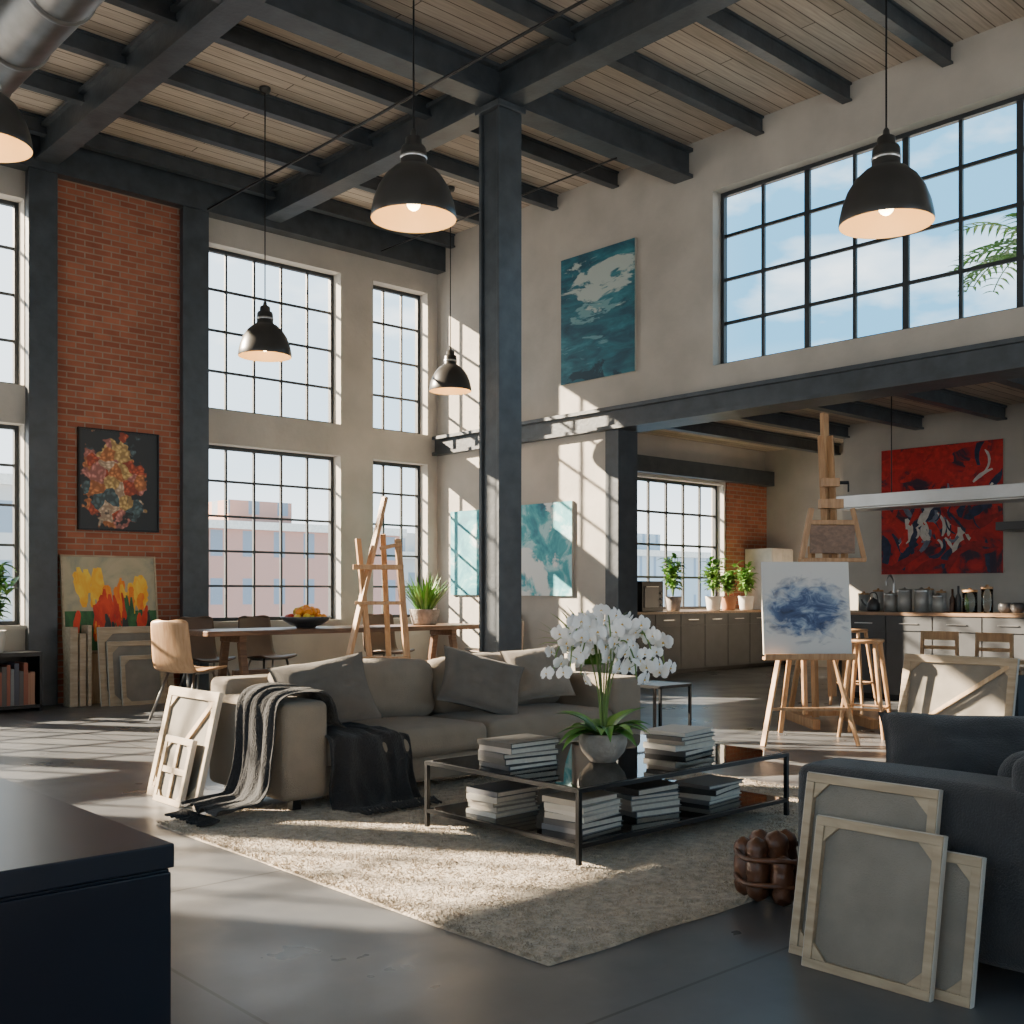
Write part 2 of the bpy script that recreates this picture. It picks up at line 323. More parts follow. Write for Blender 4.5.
# ---------------------------------------------------------------- room shell
def wall(name,axis,f0,f1,a0,a1,z0,z1,ops,mat):
    mb=MB(); A=sorted(set([a0,a1]+[v for o in ops for v in o[:2]])); Z=sorted(set([z0,z1]+[v for o in ops for v in o[2:]]))
    for i in range(len(A)-1):
        for j in range(len(Z)-1):
            ca=(A[i]+A[i+1])/2;cz=(Z[j]+Z[j+1])/2
            if any(o[0]<ca<o[1] and o[2]<cz<o[3] for o in ops): continue
            if axis=='x': mb.box(A[i],A[i+1],f0,f1,Z[j],Z[j+1],mat)
            else: mb.box(f0,f1,A[i],A[i+1],Z[j],Z[j+1],mat)
    return mb.obj(name,merge=True)
wn=[0]
def window(axis,f,a0,a1,z0,z1,cols,rows,thick=.032,major=()):
    wn[0]+=1; mb=MB()
    def bx(a,b,c,d,dd,mat):
        if axis=='x': mb.box(a,b,f-dd,f+dd,c,d,mat)
        else: mb.box(f-dd,f+dd,a,b,c,d,mat)
    t=.05
    bx(a0,a0+t,z0,z1,.035,FRAME);bx(a1-t,a1,z0,z1,.035,FRAME);bx(a0+t,a1-t,z0,z0+t,.035,FRAME);bx(a0+t,a1-t,z1-t,z1,.035,FRAME)
    for i in range(1,cols):
        a=a0+(a1-a0)*i/cols; w=thick/2*(1.8 if i in major else 1); bx(a-w,a+w,z0+t,z1-t,.02,FRAME)
    for j in range(1,rows):
        z=z0+(z1-z0)*j/rows; bx(a0+t,a1-t,z-thick/2,z+thick/2,.018,FRAME)
    if axis=='x': mb.add([(a0+t,f,z0+t),(a1-t,f,z0+t),(a1-t,f,z1-t),(a0+t,f,z1-t)],[(0,1,2,3)],WGLASS)
    else: mb.add([(f,a0+t,z0+t),(f,a1-t,z0+t),(f,a1-t,z1-t),(f,a0+t,z1-t)],[(0,1,2,3)],WGLASS)
    mb.obj('window_%d'%wn[0])
YB=14.1; XR=11.2
mb=MB(); mb.box(-4.8,18.7,-3.3,14.5,-.2,0,FLOOR); mb.obj('floor')
WX=[(-4.4,-2.6,4),(-2.3,-.2,5),(.1,2.35,5),(2.6,4.66,5),(7.07,9.32,5),(9.92,11.0,3)]
ops=[]
for a,b,c in WX: ops+=[(a,b,1.0,3.5),(a,b,3.98,6.3)]
wall('wall_back','x',YB,YB+.34,-4.8,XR+.3,0,7.2,ops,PLASTER)
for a,b,c in WX:
    window('x',YB+.24,a,b,1.0,3.5,c,5); window('x',YB+.24,a,b,3.98,6.3,c,4)
wall('wall_right','y',XR,XR+.3,-3.3,YB,0,7.2,[(-3.3,10.3,0,3.95),(2.25,8.5,4.28,6.5)],PLASTER)
window('y',XR+.2,2.25,8.5,4.28,6.5,10,4,.04,major=(2,4,6,8))
wall('wall_left','y',-4.8,-4.5,-3.3,YB,0,7.2,[(-2.5,3,1,5.2),(4,9.5,1,5.2)],PLASTER)  # window openings here are added, unseen, to let sky fill into the room
window('y',-4.65,-2.5,3,1,5.2,8,7); window('y',-4.65,4,9.5,1,5.2,8,7)  # glazing of the added fill openings
wall('wall_near','x',-3.3,-3.0,-4.5,XR,0,7.2,[(-3.5,0,1,5),(4,9,1,5)],PLASTER)  # unseen openings behind the camera, added as a source of fill light
window('x',-3.15,-3.5,0,1,5,6,7); window('x',-3.15,4,9,1,5,8,7)  # windows invented for those fill openings
mb=MB(); mb.box(-4.8,XR+.3,-3.3,14.5,7.2,7.4,PLANK); mb.obj('ceiling')
mb=MB(); mb.box(4.96,6.68,YB-.06,YB-.002,0,6.66,BRICK); mb.obj('wall_brick')
def ibeamX(mb,y,x0,x1,z0,z1,w,t=.03):
    mb.box(x0,x1,y-w/2,y+w/2,z0,z0+t,STEEL); mb.box(x0,x1,y-w*.28,y+w*.28,z0+t,z1-t,STEEL); mb.box(x0,x1,y-w/2,y+w/2,z1-t,z1,STEEL)
def ibeamY(mb,x,y0,y1,z0,z1,w,t=.03):
    mb.box(x-w/2,x+w/2,y0,y1,z0,z0+t,STEEL); mb.box(x-w*.28,x+w*.28,y0,y1,z0+t,z1-t,STEEL); mb.box(x-w/2,x+w/2,y0,y1,z1-t,z1,STEEL)
CX,CY=8.0,8.96
mb=MB()
for x in(-1.5,1.7,4.85,CX): ibeamY(mb,x,-3,YB-.23,6.735,7.12,.28,.045)
ibeamX(mb,CY,-4.5,XR-.002,6.748,7.13,.30,.045); ibeamX(mb,3.0,-4.5,XR-.002,6.748,7.13,.28,.045)
mb.box(-4.5,XR-.002,YB-.22,YB-.005,6.64,7.12,STEEL); mb.obj('trim_girders')
mb=MB()
k=-9
while k<5:
    y=CY+1.18*k
    if k!=0 and abs(y-3.0)>.2 and y>-2.9: ibeamX(mb,y,-4.5,XR-.01,6.98,7.19,.12,.025)
    k+=1
mb.obj('trim_joists')
def icol(mb,x,y,w,z0,z1):
    t=w*.13
    mb.box(x-w/2,x+w/2,y-w/2,y-w/2+t,z0,z1,STEEL); mb.box(x-w/2,x+w/2,y+w/2-t,y+w/2,z0,z1,STEEL); mb.box(x-w*.40,x+w*.40,y-w/2+t,y+w/2-t,z0,z1,STEEL)
mb=MB(); icol(mb,CX,CY,.335,.03,6.66); mb.box(CX-.25,CX+.25,CY-.25,CY+.25,0,.03,STEEL); mb.box(CX-.2,CX+.2,CY-.2,CY+.2,6.66,6.73,STEEL); mb.obj('steel_column',bevel=.006)
mb=MB(); mb.box(4.67,4.96,YB-.2,YB-.003,0,6.635,STEEL); mb.box(4.64,4.99,YB-.22,YB-.2,0,6.635,STEEL); mb.obj('steel_column',bevel=.006)
mb=MB(); mb.box(6.68,7.0,YB-.2,YB-.003,0,6.635,STEEL); mb.box(6.65,7.03,YB-.22,YB-.2,0,6.635,STEEL); mb.obj('steel_column',bevel=.006)
mb=MB(); mb.box(XR-.06,XR+.34,10.05,10.295,0,3.645,STEEL); mb.obj('steel_column',bevel=.006)
mb=MB(); mb.box(XR-.06,XR+.36,-3,YB-.01,3.70,3.91,STEEL); mb.box(XR-.12,XR+.42,-3,YB-.01,3.65,3.70,STEEL); mb.box(XR-.12,XR-.005,-3,YB-.01,3.91,3.96,STEEL); mb.obj('trim_mezzanine_beam')
mb=MB()
for a,b,c in WX: mb.box(a-.03,b+.03,YB-.05,YB+.2,.95,1.0,PLASTER); 
mb.obj('trim_window_sills')
mb=MB(); mb.box(XR-.03,XR,10.3,YB,0,.12,PLASTER); mb.box(7.16,XR-.03,YB-.03,YB,0,.12,PLASTER); mb.obj('baseboard_back')
mb=MB(); mb.tube([(7.0,-2.9,6.66),(7.0,YB-.25,6.66)],.016,BLACK,6)
mb.tube([(9.9,CY,6.70),(9.9,YB-.25,6.70)],.012,BLACK,6); mb.obj('ceiling_conduit')
mb=MB(); pts=[(3.1,y,6.1) for y in [ -2.9+i*.5 for i in range(33)]]
mb.tube(pts,.28,GALV,28)
for y in [ -2.4+i*1.0 for i in range(16)]: mb.tube([(3.1,y-.03,6.1),(3.1,y-.02,6.1),(3.1,y+.02,6.1),(3.1,y+.03,6.1)],[.282,.298,.298,.282],GALV,28)
for y in(1.2,5,9,12.5): mb.box(3.09,3.11,y,y+.02,6.36,7.19,BLACK)
mb.obj('ventilation_duct')
KY=12.6
wall('wall_kitchen_back','x',KY,KY+.3,XR+.3,18.6,0,4.2,[(14.0,16.95,1.1,3.45)],PLASTER)
window('x',KY+.2,14.0,16.95,1.1,3.45,6,4,.04)
mb=MB(); mb.box(17.0,18.3,KY-.03,KY-.002,1.10,3.5,BRICK); mb.obj('trim_brick_panel')
mb=MB(); mb.box(18.3,18.6,9.75,KY,0,4.2,PLASTER); mb.obj('wall_kitchen_recess')
mb=MB(); mb.box(16.4,18.6,1,9.75,0,4.2,PLASTER); mb.obj('wall_kitchen_right')
wall('wall_kitchen_near','x',.7,1,XR+.3,16.4,0,4.2,[(12,15.8,1,3.6)],PLASTER)
window('x',.8,12,15.8,1,3.6,7,4)
mb=MB(); mb.box(XR+.3,18.6,.7,KY+.3,4.2,4.27,PLANK); mb.obj('ceiling_kitchen')
mb=MB()
for i in range(8): ibeamX(mb,1.9+1.3*i,XR+.3,16.39 if 1.9+1.3*i<9.7 else 18.29,3.98,4.19,.15,.03)
mb.box(XR+.3,18.29,KY-.22,KY-.035,3.5,3.78,STEEL); mb.obj('trim_kitchen_joists')
# ---------------------------------------------------------------- rug (shag: base + wool tufts)
def rug(name,x0,x1,y0,y1,z1,mat):
    mb=MB()
    def fn(u,v):
        x=x0+(x1-x0)*u;y=y0+(y1-y0)*v
        e=min(u,1-u,v,1-v); w=.014*noise.noise(Vector((x*3,y*3,0)))
        z=z1-.006+.006*min(1,e*60)-.003*abs(noise.noise(Vector((x*9,y*9,4))))
        if e<.001: z=.002
        return (x+(w if e<.001 else 0),y+(w if e<.001 else 0),z)
    mb.grid(fn,120,120,mat)
    rn=random.Random(5); vs=[];fs=[]
    for i in range(115000):
        x=rn.uniform(x0,x1); y=rn.uniform(y0,y1)
        a=rn.uniform(0,2*pi); l=rn.uniform(.006,.017); w=.0034; h=rn.uniform(.009,.014)*(1+.4*noise.noise(Vector((x*7,y*7,0))))
        ca,sa=math.cos(a),math.sin(a); b=rn.uniform(0,pi); dx,dy=math.cos(b)*w,math.sin(b)*w; z=z1-.007
        k=len(vs); tx,ty=x+ca*l,y+sa*l; zt_=min(z+h,.0265)
        vs+=[(x-dx,y-dy,z),(x+dx,y+dy,z),(tx+dx*.6,ty+dy*.6,zt_),(tx-dx*.6,ty-dy*.6,zt_)]; fs.append((k,k+1,k+2,k+3))
    mb.add(vs,fs,mat,False)
    mb.obj(name)
rug('area_rug',2.85,6.75,2.92,6.32,.017,RUG)
# ---------------------------------------------------------------- sofas
mb=MB(); z0=.09
mb.soft(3.55,6.9,6.0,6.98,z0,.27,.03,SOFA)
mb.soft(3.53,3.86,5.97,7.0,z0,.71,.05,SOFA,(.012,.01,.01)); mb.soft(6.58,6.92,5.97,7.0,z0,.71,.05,SOFA,(.012,.01,.01))
mb.soft(3.55,6.9,6.76,7.02,z0,.82,.05,SOFA)
w=(6.58-3.86)/2
for i in range(2):
    a=3.86+i*w
    mb.soft(a+.004,a+w-.004,5.95,6.72,.27,.46,.06,SOFA,(.0,.02,.035),wr=.012)
    M=TR(a+w/2,6.66,.46,rx=-.14)
    mb.soft(-w/2+.01,w/2-.01,-.13,.12,0,.43,.09,SOFA,(.01,.06,.02),M=M,wr=.022)
for x in(3.65,6.8):
    mb.box(x-.03,x+.03,6.02,6.08,.027,z0,BLACK); mb.box(x-.03,x+.03,6.87,6.93,.001,z0,BLACK)
mb.obj('sofa',merge=True)
def pil(name,w,h,t,mat,x,y,z,rx,ry,rz):
    mb=MB(); mb.pillow(w,h,t,mat,Matrix.Identity(4)); mb.obj(name,merge=True,keep=True,loc=(x,y,z),rot=(rx,ry,rz))
D=math.radians
pil('throw_pillow',.68,.52,.22,PILLOWD,4.06,6.33,.72,D(60),D(-8),D(-16))
pil('throw_pillow',.68,.48,.20,PILLOWD,5.46,6.33,.71,D(60),D(16),D(-26))
pil('throw_pillow',.56,.46,.20,PILLOWM,6.12,6.40,.75,D(68),D(-6),D(-25))
mb=MB()
mb.soft(3.89,5.9,1.45,2.48,.08,.27,.03,CHAR)
mb.soft(3.83,4.15,1.45,2.5,.08,.71,.05,CHAR,(.008,.01,.01)); mb.soft(5.62,5.92,1.45,2.5,.08,.71,.05,CHAR,(.015,.01,.01))
mb.soft(3.86,5.9,1.40,1.66,.08,.83,.06,CHAR)
for a,b in((4.155,4.885),(4.89,5.615)):
    mb.soft(a,b,1.75,2.52,.27,.47,.06,CHAR,(0,.02,.03),wr=.008)
    mb.soft(a+.01,b-.01,1.62,1.85,.46,.78,.09,CHAR,(.0,.03,.02),wr=.01)
for x in(3.97,5.8):
    for y in(1.52,2.42): mb.box(x-.03,x+.03,y-.03,y+.03,.001,.08,BLACK)
mb.obj('loveseat',merge=True)
pil('throw_pillow',.74,.46,.22,CHAR,4.62,2.15,.68,D(52),D(0),D(-62))
# ---------------------------------------------------------------- throw
def smooth_path(pts,n):
    P=[Vector(p) for p in pts]; P=[P[0]*2-P[1]]+P+[P[-1]*2-P[-2]]; out=[]
    segs=len(P)-3
    for k in range(n+1):
        t=k/n*segs; i=min(int(t),segs-1); f=t-i
        a,b,c,d=P[i:i+4]
        out.append(.5*((2*b)+(c-a)*f+(2*a-5*b+4*c-d)*f*f+(3*b-a-3*c+d)*f**3))
    return out
def drape(mb,pts,wv,wid,amp,kf,mat,outn,seed=0,n=80,m=110,skew=0):
    P=smooth_path(pts,n); wv=Vector(wv)
    def fn(u,v):
        vv=min(1,max(0,v+skew*(u-.5)*min(v,1-v)*2)); k=vv*n; i=min(n-1,int(k)); fr=k-i
        p=P[i].lerp(P[i+1],fr); t=(P[min(n,i+1)]-P[max(0,i-1)]).normalized()
        nn=t.cross(wv).normalized()*outn
        W=wid(v)
        uu=u+.10*noise.noise(Vector((v*2.0,u*1.5,seed)))
        f=abs(noise.noise(Vector((uu*kf,v*1.1+seed,seed))))*1.7
        f2=.5+.5*math.sin(2*pi*(uu*kf*.55+.5*noise.noise(Vector((v*1.7,seed,2)))))
        f3=noise.noise(Vector((u*9,v*9,seed)))*.25+.25
        drift=.09*noise.noise(Vector((v*1.8,seed+5,0)))
        edge=.03*noise.noise(Vector((v*5,u*2,seed+9)))
        return p+wv*((u-.5)*W+drift+edge)+nn*(.006+amp(v)*(f*.6+f2*.45+f3))
    mb.grid(fn,m,n,mat)
mb=MB()
drape(mb,[(3.06,6.2,.035),(3.22,6.22,.045),(3.38,6.24,.07),(3.455,6.24,.20),(3.485,6.24,.42),(3.50,6.24,.66),(3.55,6.24,.73),(3.69,6.24,.745),(3.83,6.24,.735),(3.885,6.24,.68),(3.92,6.24,.56),(3.98,6.24,.515)],(0,1,0),lambda v:.52-.10*math.sin(pi*min(1,v*1.3)),lambda v:.055*(1-v)**.6+.012,5.5,THROW,1,seed=1.3,skew=.25)
drape(mb,[(3.98,6.55,.62),(4.05,6.4,.53),(4.10,6.2,.515),(4.12,6.02,.515),(4.13,5.90,.48),(4.13,5.875,.36),(4.13,5.865,.2),(4.15,5.84,.08),(4.15,5.76,.05),(4.16,5.64,.045)],(1,0,0),lambda v:.46+.30*v,lambda v:.02+.055*v,6,THROW,-1,seed=4.1,skew=-.3)
for i in range(30):
    y=5.95+.46*i/29; mb.tube([(3.08,y,.05),(3.03,y+random.uniform(-.01,.01),.036),(2.97+random.uniform(-.02,.02),y+random.uniform(-.02,.02),.033)],.004,THROW,5)
for i in range(30):
    x=3.86+.60*i/29; mb.tube([(x,5.66,.06),(x+random.uniform(-.01,.01),5.61,.040),(x+random.uniform(-.02,.02),5.56,.036)],.004,THROW,5)
mb.obj('throw_blanket',solid=.008)
# ---------------------------------------------------------------- coffee table
mb=MB(); X0,X1,Y0,Y1=3.96,5.80,3.84,5.08; zb=.027; zt=.41; t=.012
for x in(X0,X1):
    for y in(Y0,Y1): mb.box(x-t,x+t,y-t,y+t,zb,zt,BLACK)
for z in(.11,zt-.02):
    for y in(Y0,Y1): mb.box(X0,X1,y-t*.9,y+t*.9,z,z+.022,BLACK)
    for x in(X0,X1): mb.box(x-t*.9,x+t*.9,Y0,Y1,z,z+.022,BLACK)
mb.box(X0+t,X1-t,Y0+t,Y1-t,zt-.008,zt+.004,TGLASS); mb.box(X0+t,X1-t,Y0+t,Y1-t,.122,.134,TGLASS)
mb.obj('coffee_table')
def books(name,cx,cy,z,n,w,d,rz,seed):
    rnd=random.Random(seed); mb=MB(); h=0
    for i in range(n):
        th=rnd.uniform(.022,.036); ww=w*rnd.uniform(.86,1); dd=d*rnd.uniform(.86,1); a=rz+rnd.uniform(-.12,.12)
        M=TR(cx+rnd.uniform(-.012,.012),cy+rnd.uniform(-.012,.012),z+h+.0005,rz=a); c=rnd.choice(BK)
        mb.box(-ww/2,ww/2,-dd/2,dd/2,0,.004,c,M); mb.box(-ww/2,ww/2,-dd/2,dd/2,th-.004,th,c,M); mb.box(-ww/2,-ww/2+.006,-dd/2,dd/2,.004,th-.004,c,M)
        mb.box(-ww/2+.006,ww/2-.008,-dd/2+.008,dd/2-.008,.004,th-.004,PAGES,M); h+=th+.0005
    mb.obj(name)
books('book_stack',4.24,4.60,.415,5,.40,.29,-.05,3)
books('book_stack',5.34,4.30,.415,5,.40,.29,.08,5)
books('book_stack',4.24,4.72,.134,5,.36,.28,.0,8)
books('book_stack',4.26,4.10,.134,6,.38,.28,.1,11)
books('book_stack',4.82,4.17,.134,5,.38,.28,-.1,15)
books('book_stack',5.42,4.15,.134,4,.40,.28,.12,21)
# ---------------------------------------------------------------- orchid
rnd=random.Random(12)
ox,oy,oz=4.70,4.36,.415
mb=MB()
mb.lathe([(.001,0),(.075,0),(.085,.012),(.125,.06),(.142,.11),(.14,.145),(.128,.165),(.12,.167),(.118,.155),(.11,.145),(.001,.145)],(ox,oy,oz),POTST,40)
mb.lathe([(.001,.148),(.118,.148)],(ox,oy,oz),SOIL,24)
for i in range(21):
    a=i*2.4+rnd.uniform(-.2,.2); L=rnd.uniform(.24,.36)
    mb.leaf((ox+.03*math.cos(a),oy+.03*math.sin(a),oz+.15),a,rnd.uniform(.35,1.1),L,.085,rnd.uniform(.8,1.6),LEAFL if i%3==0 else LEAF,8)
def flower(c,nrm,s):
    nrm=Vector(nrm).normalized(); up=Vector((0,0,1)); x=up.cross(nrm).normalized(); y=nrm.cross(x)
    for k,(ang,l,w) in enumerate([(90,1,.62),(215,.95,.6),(325,.95,.6),(168,1.05,1.2),(12,1.05,1.2)]):
        a=math.radians(ang+rnd.uniform(-6,6)); d=x*math.cos(a)+y*math.sin(a); e=nrm.cross(d)
        vs=[c+nrm*.003*k]
        prof=[(.22,.28),(.42,.46),(.66,.50),(.86,.34),(1,.0)]
        for q,ww in prof: 
            off=nrm*(s*(.16*q*(1-q)*2-.16*q*q)+.0015*k)
            vs+=[c+d*(q*l*s)+e*(ww*w*s)+off,c+d*(q*l*s*1.02)+off+nrm*s*.06,c+d*(q*l*s)-e*(ww*w*s)+off]
        fs=[(0,1,2),(0,2,3)]
        for j in range(4):
            b=1+j*3; fs+=[(b,b+3,b+4,b+1),(b+1,b+4,b+5,b+2)]
        mb.add(vs,fs,WHITEP,True)
    mb.ball(c+nrm*s*.14-y*s*.08,s*.15,YEL,4); mb.ball(c+nrm*s*.24-y*s*.25,s*.13,WHITEP,4)
camdir=Vector((-.67,-.74,.05)); rgt=Vector((.7386,-.674,0)); fwd=Vector((.6743,.739,0))
stems=[(-.22,.04,.62,9),(-.15,-.08,.70,9),(-.07,.08,.74,9),(.03,-.06,.74,8),(.13,.06,.71,9),(.22,-.04,.67,9),(.29,.08,.62,9),(-.10,-.02,.62,8),(.14,-.08,.58,8)]
for sx,sy,hh,nf in stems:
    e=rgt*sx+fwd*sy; b=Vector((ox,oy,oz+.14))
    pts=[b+e*.05, b+e*.14+Vector((0,0,hh*.45)), b+e*.45+Vector((0,0,hh*.88)), b+e*.85+Vector((0,0,hh*.98)), b+e*1.20+Vector((0,0,hh*.82)), b+e*1.32+Vector((0,0,hh*.60))]
    P=smooth_path(pts,24); mb.tube(P,.0045,STEMG,6)
    for j in range(nf):
        k=int(9+15*j/(nf-1)); p=P[k]
        side=1 if j%2 else -1
        nn=camdir+rgt*rnd.uniform(-.8,.8)+Vector((0,0,rnd.uniform(-.3,.3)))+fwd*rnd.uniform(0,.9)
        pp=p+rgt*side*.036+Vector((0,0,rnd.uniform(-.04,.02)))-fwd*rnd.uniform(-.03,.05)
        mb.tube([p,pp],.002,STEMG,4); flower(pp,nn,rnd.uniform(.046,.060))
mb.obj('potted_orchid')
# ---------------------------------------------------------------- canvases
def canvas_back(name,w,h,x,y,rz,tilt,d=.03,bw=.045,style=0,z=.001,extra=None):
    mb=MB()
    mb.box(-w/2,w/2,0,d,0,bw,PINEX); mb.box(-w/2,w/2,0,d,h-bw,h,PINEX); mb.box(-w/2,-w/2+bw,0,d,bw,h-bw,PINEX); mb.box(w/2-bw,w/2,0,d,bw,h-bw,PINEX)
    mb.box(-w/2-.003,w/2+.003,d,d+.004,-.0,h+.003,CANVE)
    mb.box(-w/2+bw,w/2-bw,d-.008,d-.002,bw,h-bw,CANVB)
    mb.box(-w/2-.004,-w/2,.003,d,0,h,CANVE); mb.box(w/2,w/2+.004,.003,d,0,h,CANVE); mb.box(-w/2,w/2,.003,d,h,h+.004,CANVE)
    g=.07*min(w,h)/.6
    for sx in(-1,1):
        for zz,sz in((bw,1),(h-bw,-1)):
            xx=sx*(w/2-bw); vs=[(xx,.006,zz),(xx-sx*g,.006,zz),(xx,.006,zz+sz*g),(xx,d-.01,zz),(xx-sx*g,d-.01,zz),(xx,d-.01,zz+sz*g)]
            mb.add(vs,[(0,1,2),(3,5,4),(1,4,5,2),(0,3,4,1),(0,2,5,3)],PINEX)
    if style==1: mb.bar((-w/2+bw,.012,bw),(w/2-bw,.012,h-bw),.04,.02,PINE,up=(0,1,0)); 
    if style==2: mb.box(-w/2+bw,w/2-bw,.004,.02,h*.5-.02,h*.5+.02,PINEX); mb.box(-.02,.02,.004,.02,bw,h-bw,PINEX)
    return mb.obj(name,bevel=.003,keep=True,loc=(x,y,z),rot=(-tilt,0,rz))
R=-pi/2
tl=D(11)
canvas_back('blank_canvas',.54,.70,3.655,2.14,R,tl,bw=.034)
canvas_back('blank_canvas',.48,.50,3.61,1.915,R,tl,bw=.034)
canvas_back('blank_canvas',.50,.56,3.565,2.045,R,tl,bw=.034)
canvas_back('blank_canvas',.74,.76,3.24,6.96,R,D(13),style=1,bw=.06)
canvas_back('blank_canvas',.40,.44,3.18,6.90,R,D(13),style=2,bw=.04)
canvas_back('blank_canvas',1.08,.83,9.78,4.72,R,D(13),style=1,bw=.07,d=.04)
mb=MB(); mb.box(10.03,10.5,4.2,5.2,.05,.66,CAB); mb.box(10.01,10.54,4.16,5.24,.66,.70,CTOPW)
for x in(10.06,10.46):
    for y in(4.24,5.16): mb.box(x-.03,x+.03,y-.03,y+.03,.001,.05,BLACK)
for y in(4.22,4.72): mb.box(10.02,10.03,y+.01,y+.47,.08,.63,CAB)
mb.obj('storage_bench',bevel=.004)
def painting(name,w,h,x,y,z,rz,mat,tilt=0,d=.04,border=None,patches=()):
    mb=MB(); mb.box(-w/2,w/2,0.002,d,0,h,CANVE); mb.add([(-w/2,0,0),(w/2,0,0),(w/2,0,h),(-w/2,0,h)],[(0,1,2,3)],mat)
    mb.add([(-w/2,0,0),(-w/2,0,h),(-w/2,.002,h),(-w/2,.002,0)],[(0,1,2,3)],mat)
    for i,(pm,poly) in enumerate(patches): mb.add([((u-.5)*w,-.0005-.00009*i,v*h) for u,v in poly],[tuple(range(len(poly)))],pm)
    if border:
        for a,b,c,dd in((-w/2-.02,-w/2,-.02,h+.02),(w/2,w/2+.02,-.02,h+.02),(-w/2,w/2,-.02,0),(-w/2,w/2,h,h+.02)): mb.box(a,b,-.018,d,c,dd,border)
    return mb.obj(name,keep=True,loc=(x,y,z),rot=(-tilt,0,rz))
teal=paintmat('teal_sea',[(.25,(.006,.045,.07)),(.42,(.010,.085,.13)),(.55,(.018,.15,.20)),(.7,(.05,.24,.29))],2.0,.5,(1,1,3.5),seed=3.1,
  overs=[((.45,.52,.49),2.0,.43,.05,1.32,.85,.40,(.8,1,2.4)),((.16,.33,.36),3.4,.52,-.1,.95,.7,.2,(.7,1,2.8)),((.13,.30,.34),3.0,.55,-.2,.45,.6,.3,(.7,1,3)),((.006,.04,.065),2.2,.50,0,.05,.8,.35,(1,1,2))])
painting('teal_seascape_painting',1.41,1.8,XR-.045,10.47,4.40,R,teal)
aqua=paintmat('aqua',[(.3,(.012,.12,.19)),(.42,(.025,.27,.35)),(.52,(.08,.42,.48)),(.6,(.4,.68,.71))],2.8,.8,(1,1,1),seed=5.2,
  overs=[((.76,.80,.80),1.6,.44,-.5,.2,.80,.6,(1,1,1)),((.76,.8,.8),3.4,.60,.2,.9,.8,.8,(1,1,1))])
painting('aqua_abstract_painting',1.45,1.36,XR-.045,11.68,1.36,R,aqua)
aqua2=paintmat('aqua_deep',[(.25,(.015,.10,.16)),(.45,(.02,.26,.34)),(.56,(.10,.44,.48)),(.68,(.7,.78,.76))],2.2,.8,(1,1,1),seed=9.2)
painting('aqua_abstract_painting',1.1,1.34,XR-.045,13.15,1.37,R,aqua2)
redm=paintmat('red_abstract',[(.30,(.02,.02,.045)),(.42,(.05,.02,.04)),(.47,(.35,.012,.015)),(.56,(.55,.02,.02)),(.66,(.45,.015,.015)),(.72,(.12,.02,.03))],1.8,.8,(1,1,1),seed=2.4)
RP=[simple('paint_scarlet',(.50,.02,.018),.5,var=.35,scale=12),simple('paint_navy',(.02,.03,.075),.5,var=.4,scale=12),simple('paint_bone',(.58,.54,.50),.5,var=.15,scale=12),simple('paint_crimson',(.30,.012,.015),.5,var=.3,scale=12),simple('paint_slate',(.14,.17,.24),.5,var=.3,scale=12)]
rp=random.Random(31)
def stroke(u,v,l,w,a,n=7,cv=0):
    """brush stroke polygon with ragged edges, clipped to the canvas"""
    top=[];bot=[]
    for i in range(n+1):
        t=i/n-.5; ang=a+cv*t; x=u+math.cos(ang)*l*t; y=v+math.sin(ang)*l*t; ww=w*(.6+.5*rp.random())*(1-(abs(t)*1.7)**3*.8)
        top.append((x-math.sin(ang)*ww/2,y+math.cos(ang)*ww/2)); bot.append((x+math.sin(ang)*ww/2,y-math.cos(ang)*ww/2))
    return [(min(.995,max(.005,p[0])),min(.995,max(.005,p[1]))) for p in bot+top[::-1]]
RPat=[]
def dab(k,n,u0,u1,v0,v1,l,w,a0,a1):
    for i in range(n): RPat.append((RP[k],stroke(rp.uniform(u0,u1),rp.uniform(v0,v1),l*rp.uniform(.6,1.3),w*rp.uniform(.5,1.2),rp.uniform(a0,a1),cv=rp.uniform(-1.2,1.2))))
dab(0,24,0,1,.45,1,.35,.10,-.6,1.2); dab(1,14,0,1,0,1,.35,.07,.6,2.2); dab(4,8,.2,.8,.2,.6,.22,.05,.4,2.4)
dab(2,11,.22,.68,.18,.48,.20,.055,.8,2.3); dab(2,4,.55,.9,.6,.85,.16,.03,.2,1.6); dab(0,12,.1,.95,.1,.9,.28,.06,.3,2.4); dab(3,8,0,1,0,.4,.35,.08,-.4,.8); dab(1,7,.2,.8,.3,.6,.2,.025,.5,2.5); dab(2,5,.3,.6,.2,.4,.12,.025,1.2,2.2)
painting('red_abstract_painting',1.96,2.0,16.35,8.05,1.70,R,redm,patches=RPat)
painting('floral_painting',1.03,1.27,5.82,YB-.11,2.23,0,floralmat('floral'),border=BLACK)
fb=paintmat('fig_bg',[(.3,(.26,.28,.22)),(.5,(.42,.37,.25)),(.7,(.48,.41,.28))],3,1,(1,1,1),seed=4)
def pc(n,a,b): return paintmat(n,[(.35,a),(.65,b)],7,1,(1,1,.5),seed=1)
cy=pc('paint_yellow',(.85,.36,.02),(.9,.60,.06)); cr=pc('paint_red',(.50,.02,.01),(.75,.07,.02)); cg=pc('paint_green',(.015,.08,.03),(.05,.18,.05)); co_=pc('paint_orange',(.8,.16,.02),(.9,.32,.03)); cd=pc('paint_dark',(.02,.03,.03),(.06,.05,.04))
P_=[(cg,[(.0,0),(1,0),(1,.42),(0,.42)])]
def st(m,n,u0,u1,v0,v1,l,w):
    for i in range(n): P_.append((m,stroke(rp.uniform(u0,u1),rp.uniform(v0,v1),l*rp.uniform(.7,1.2),w*rp.uniform(.6,1.2),pi/2+rp.uniform(-.22,.22))))
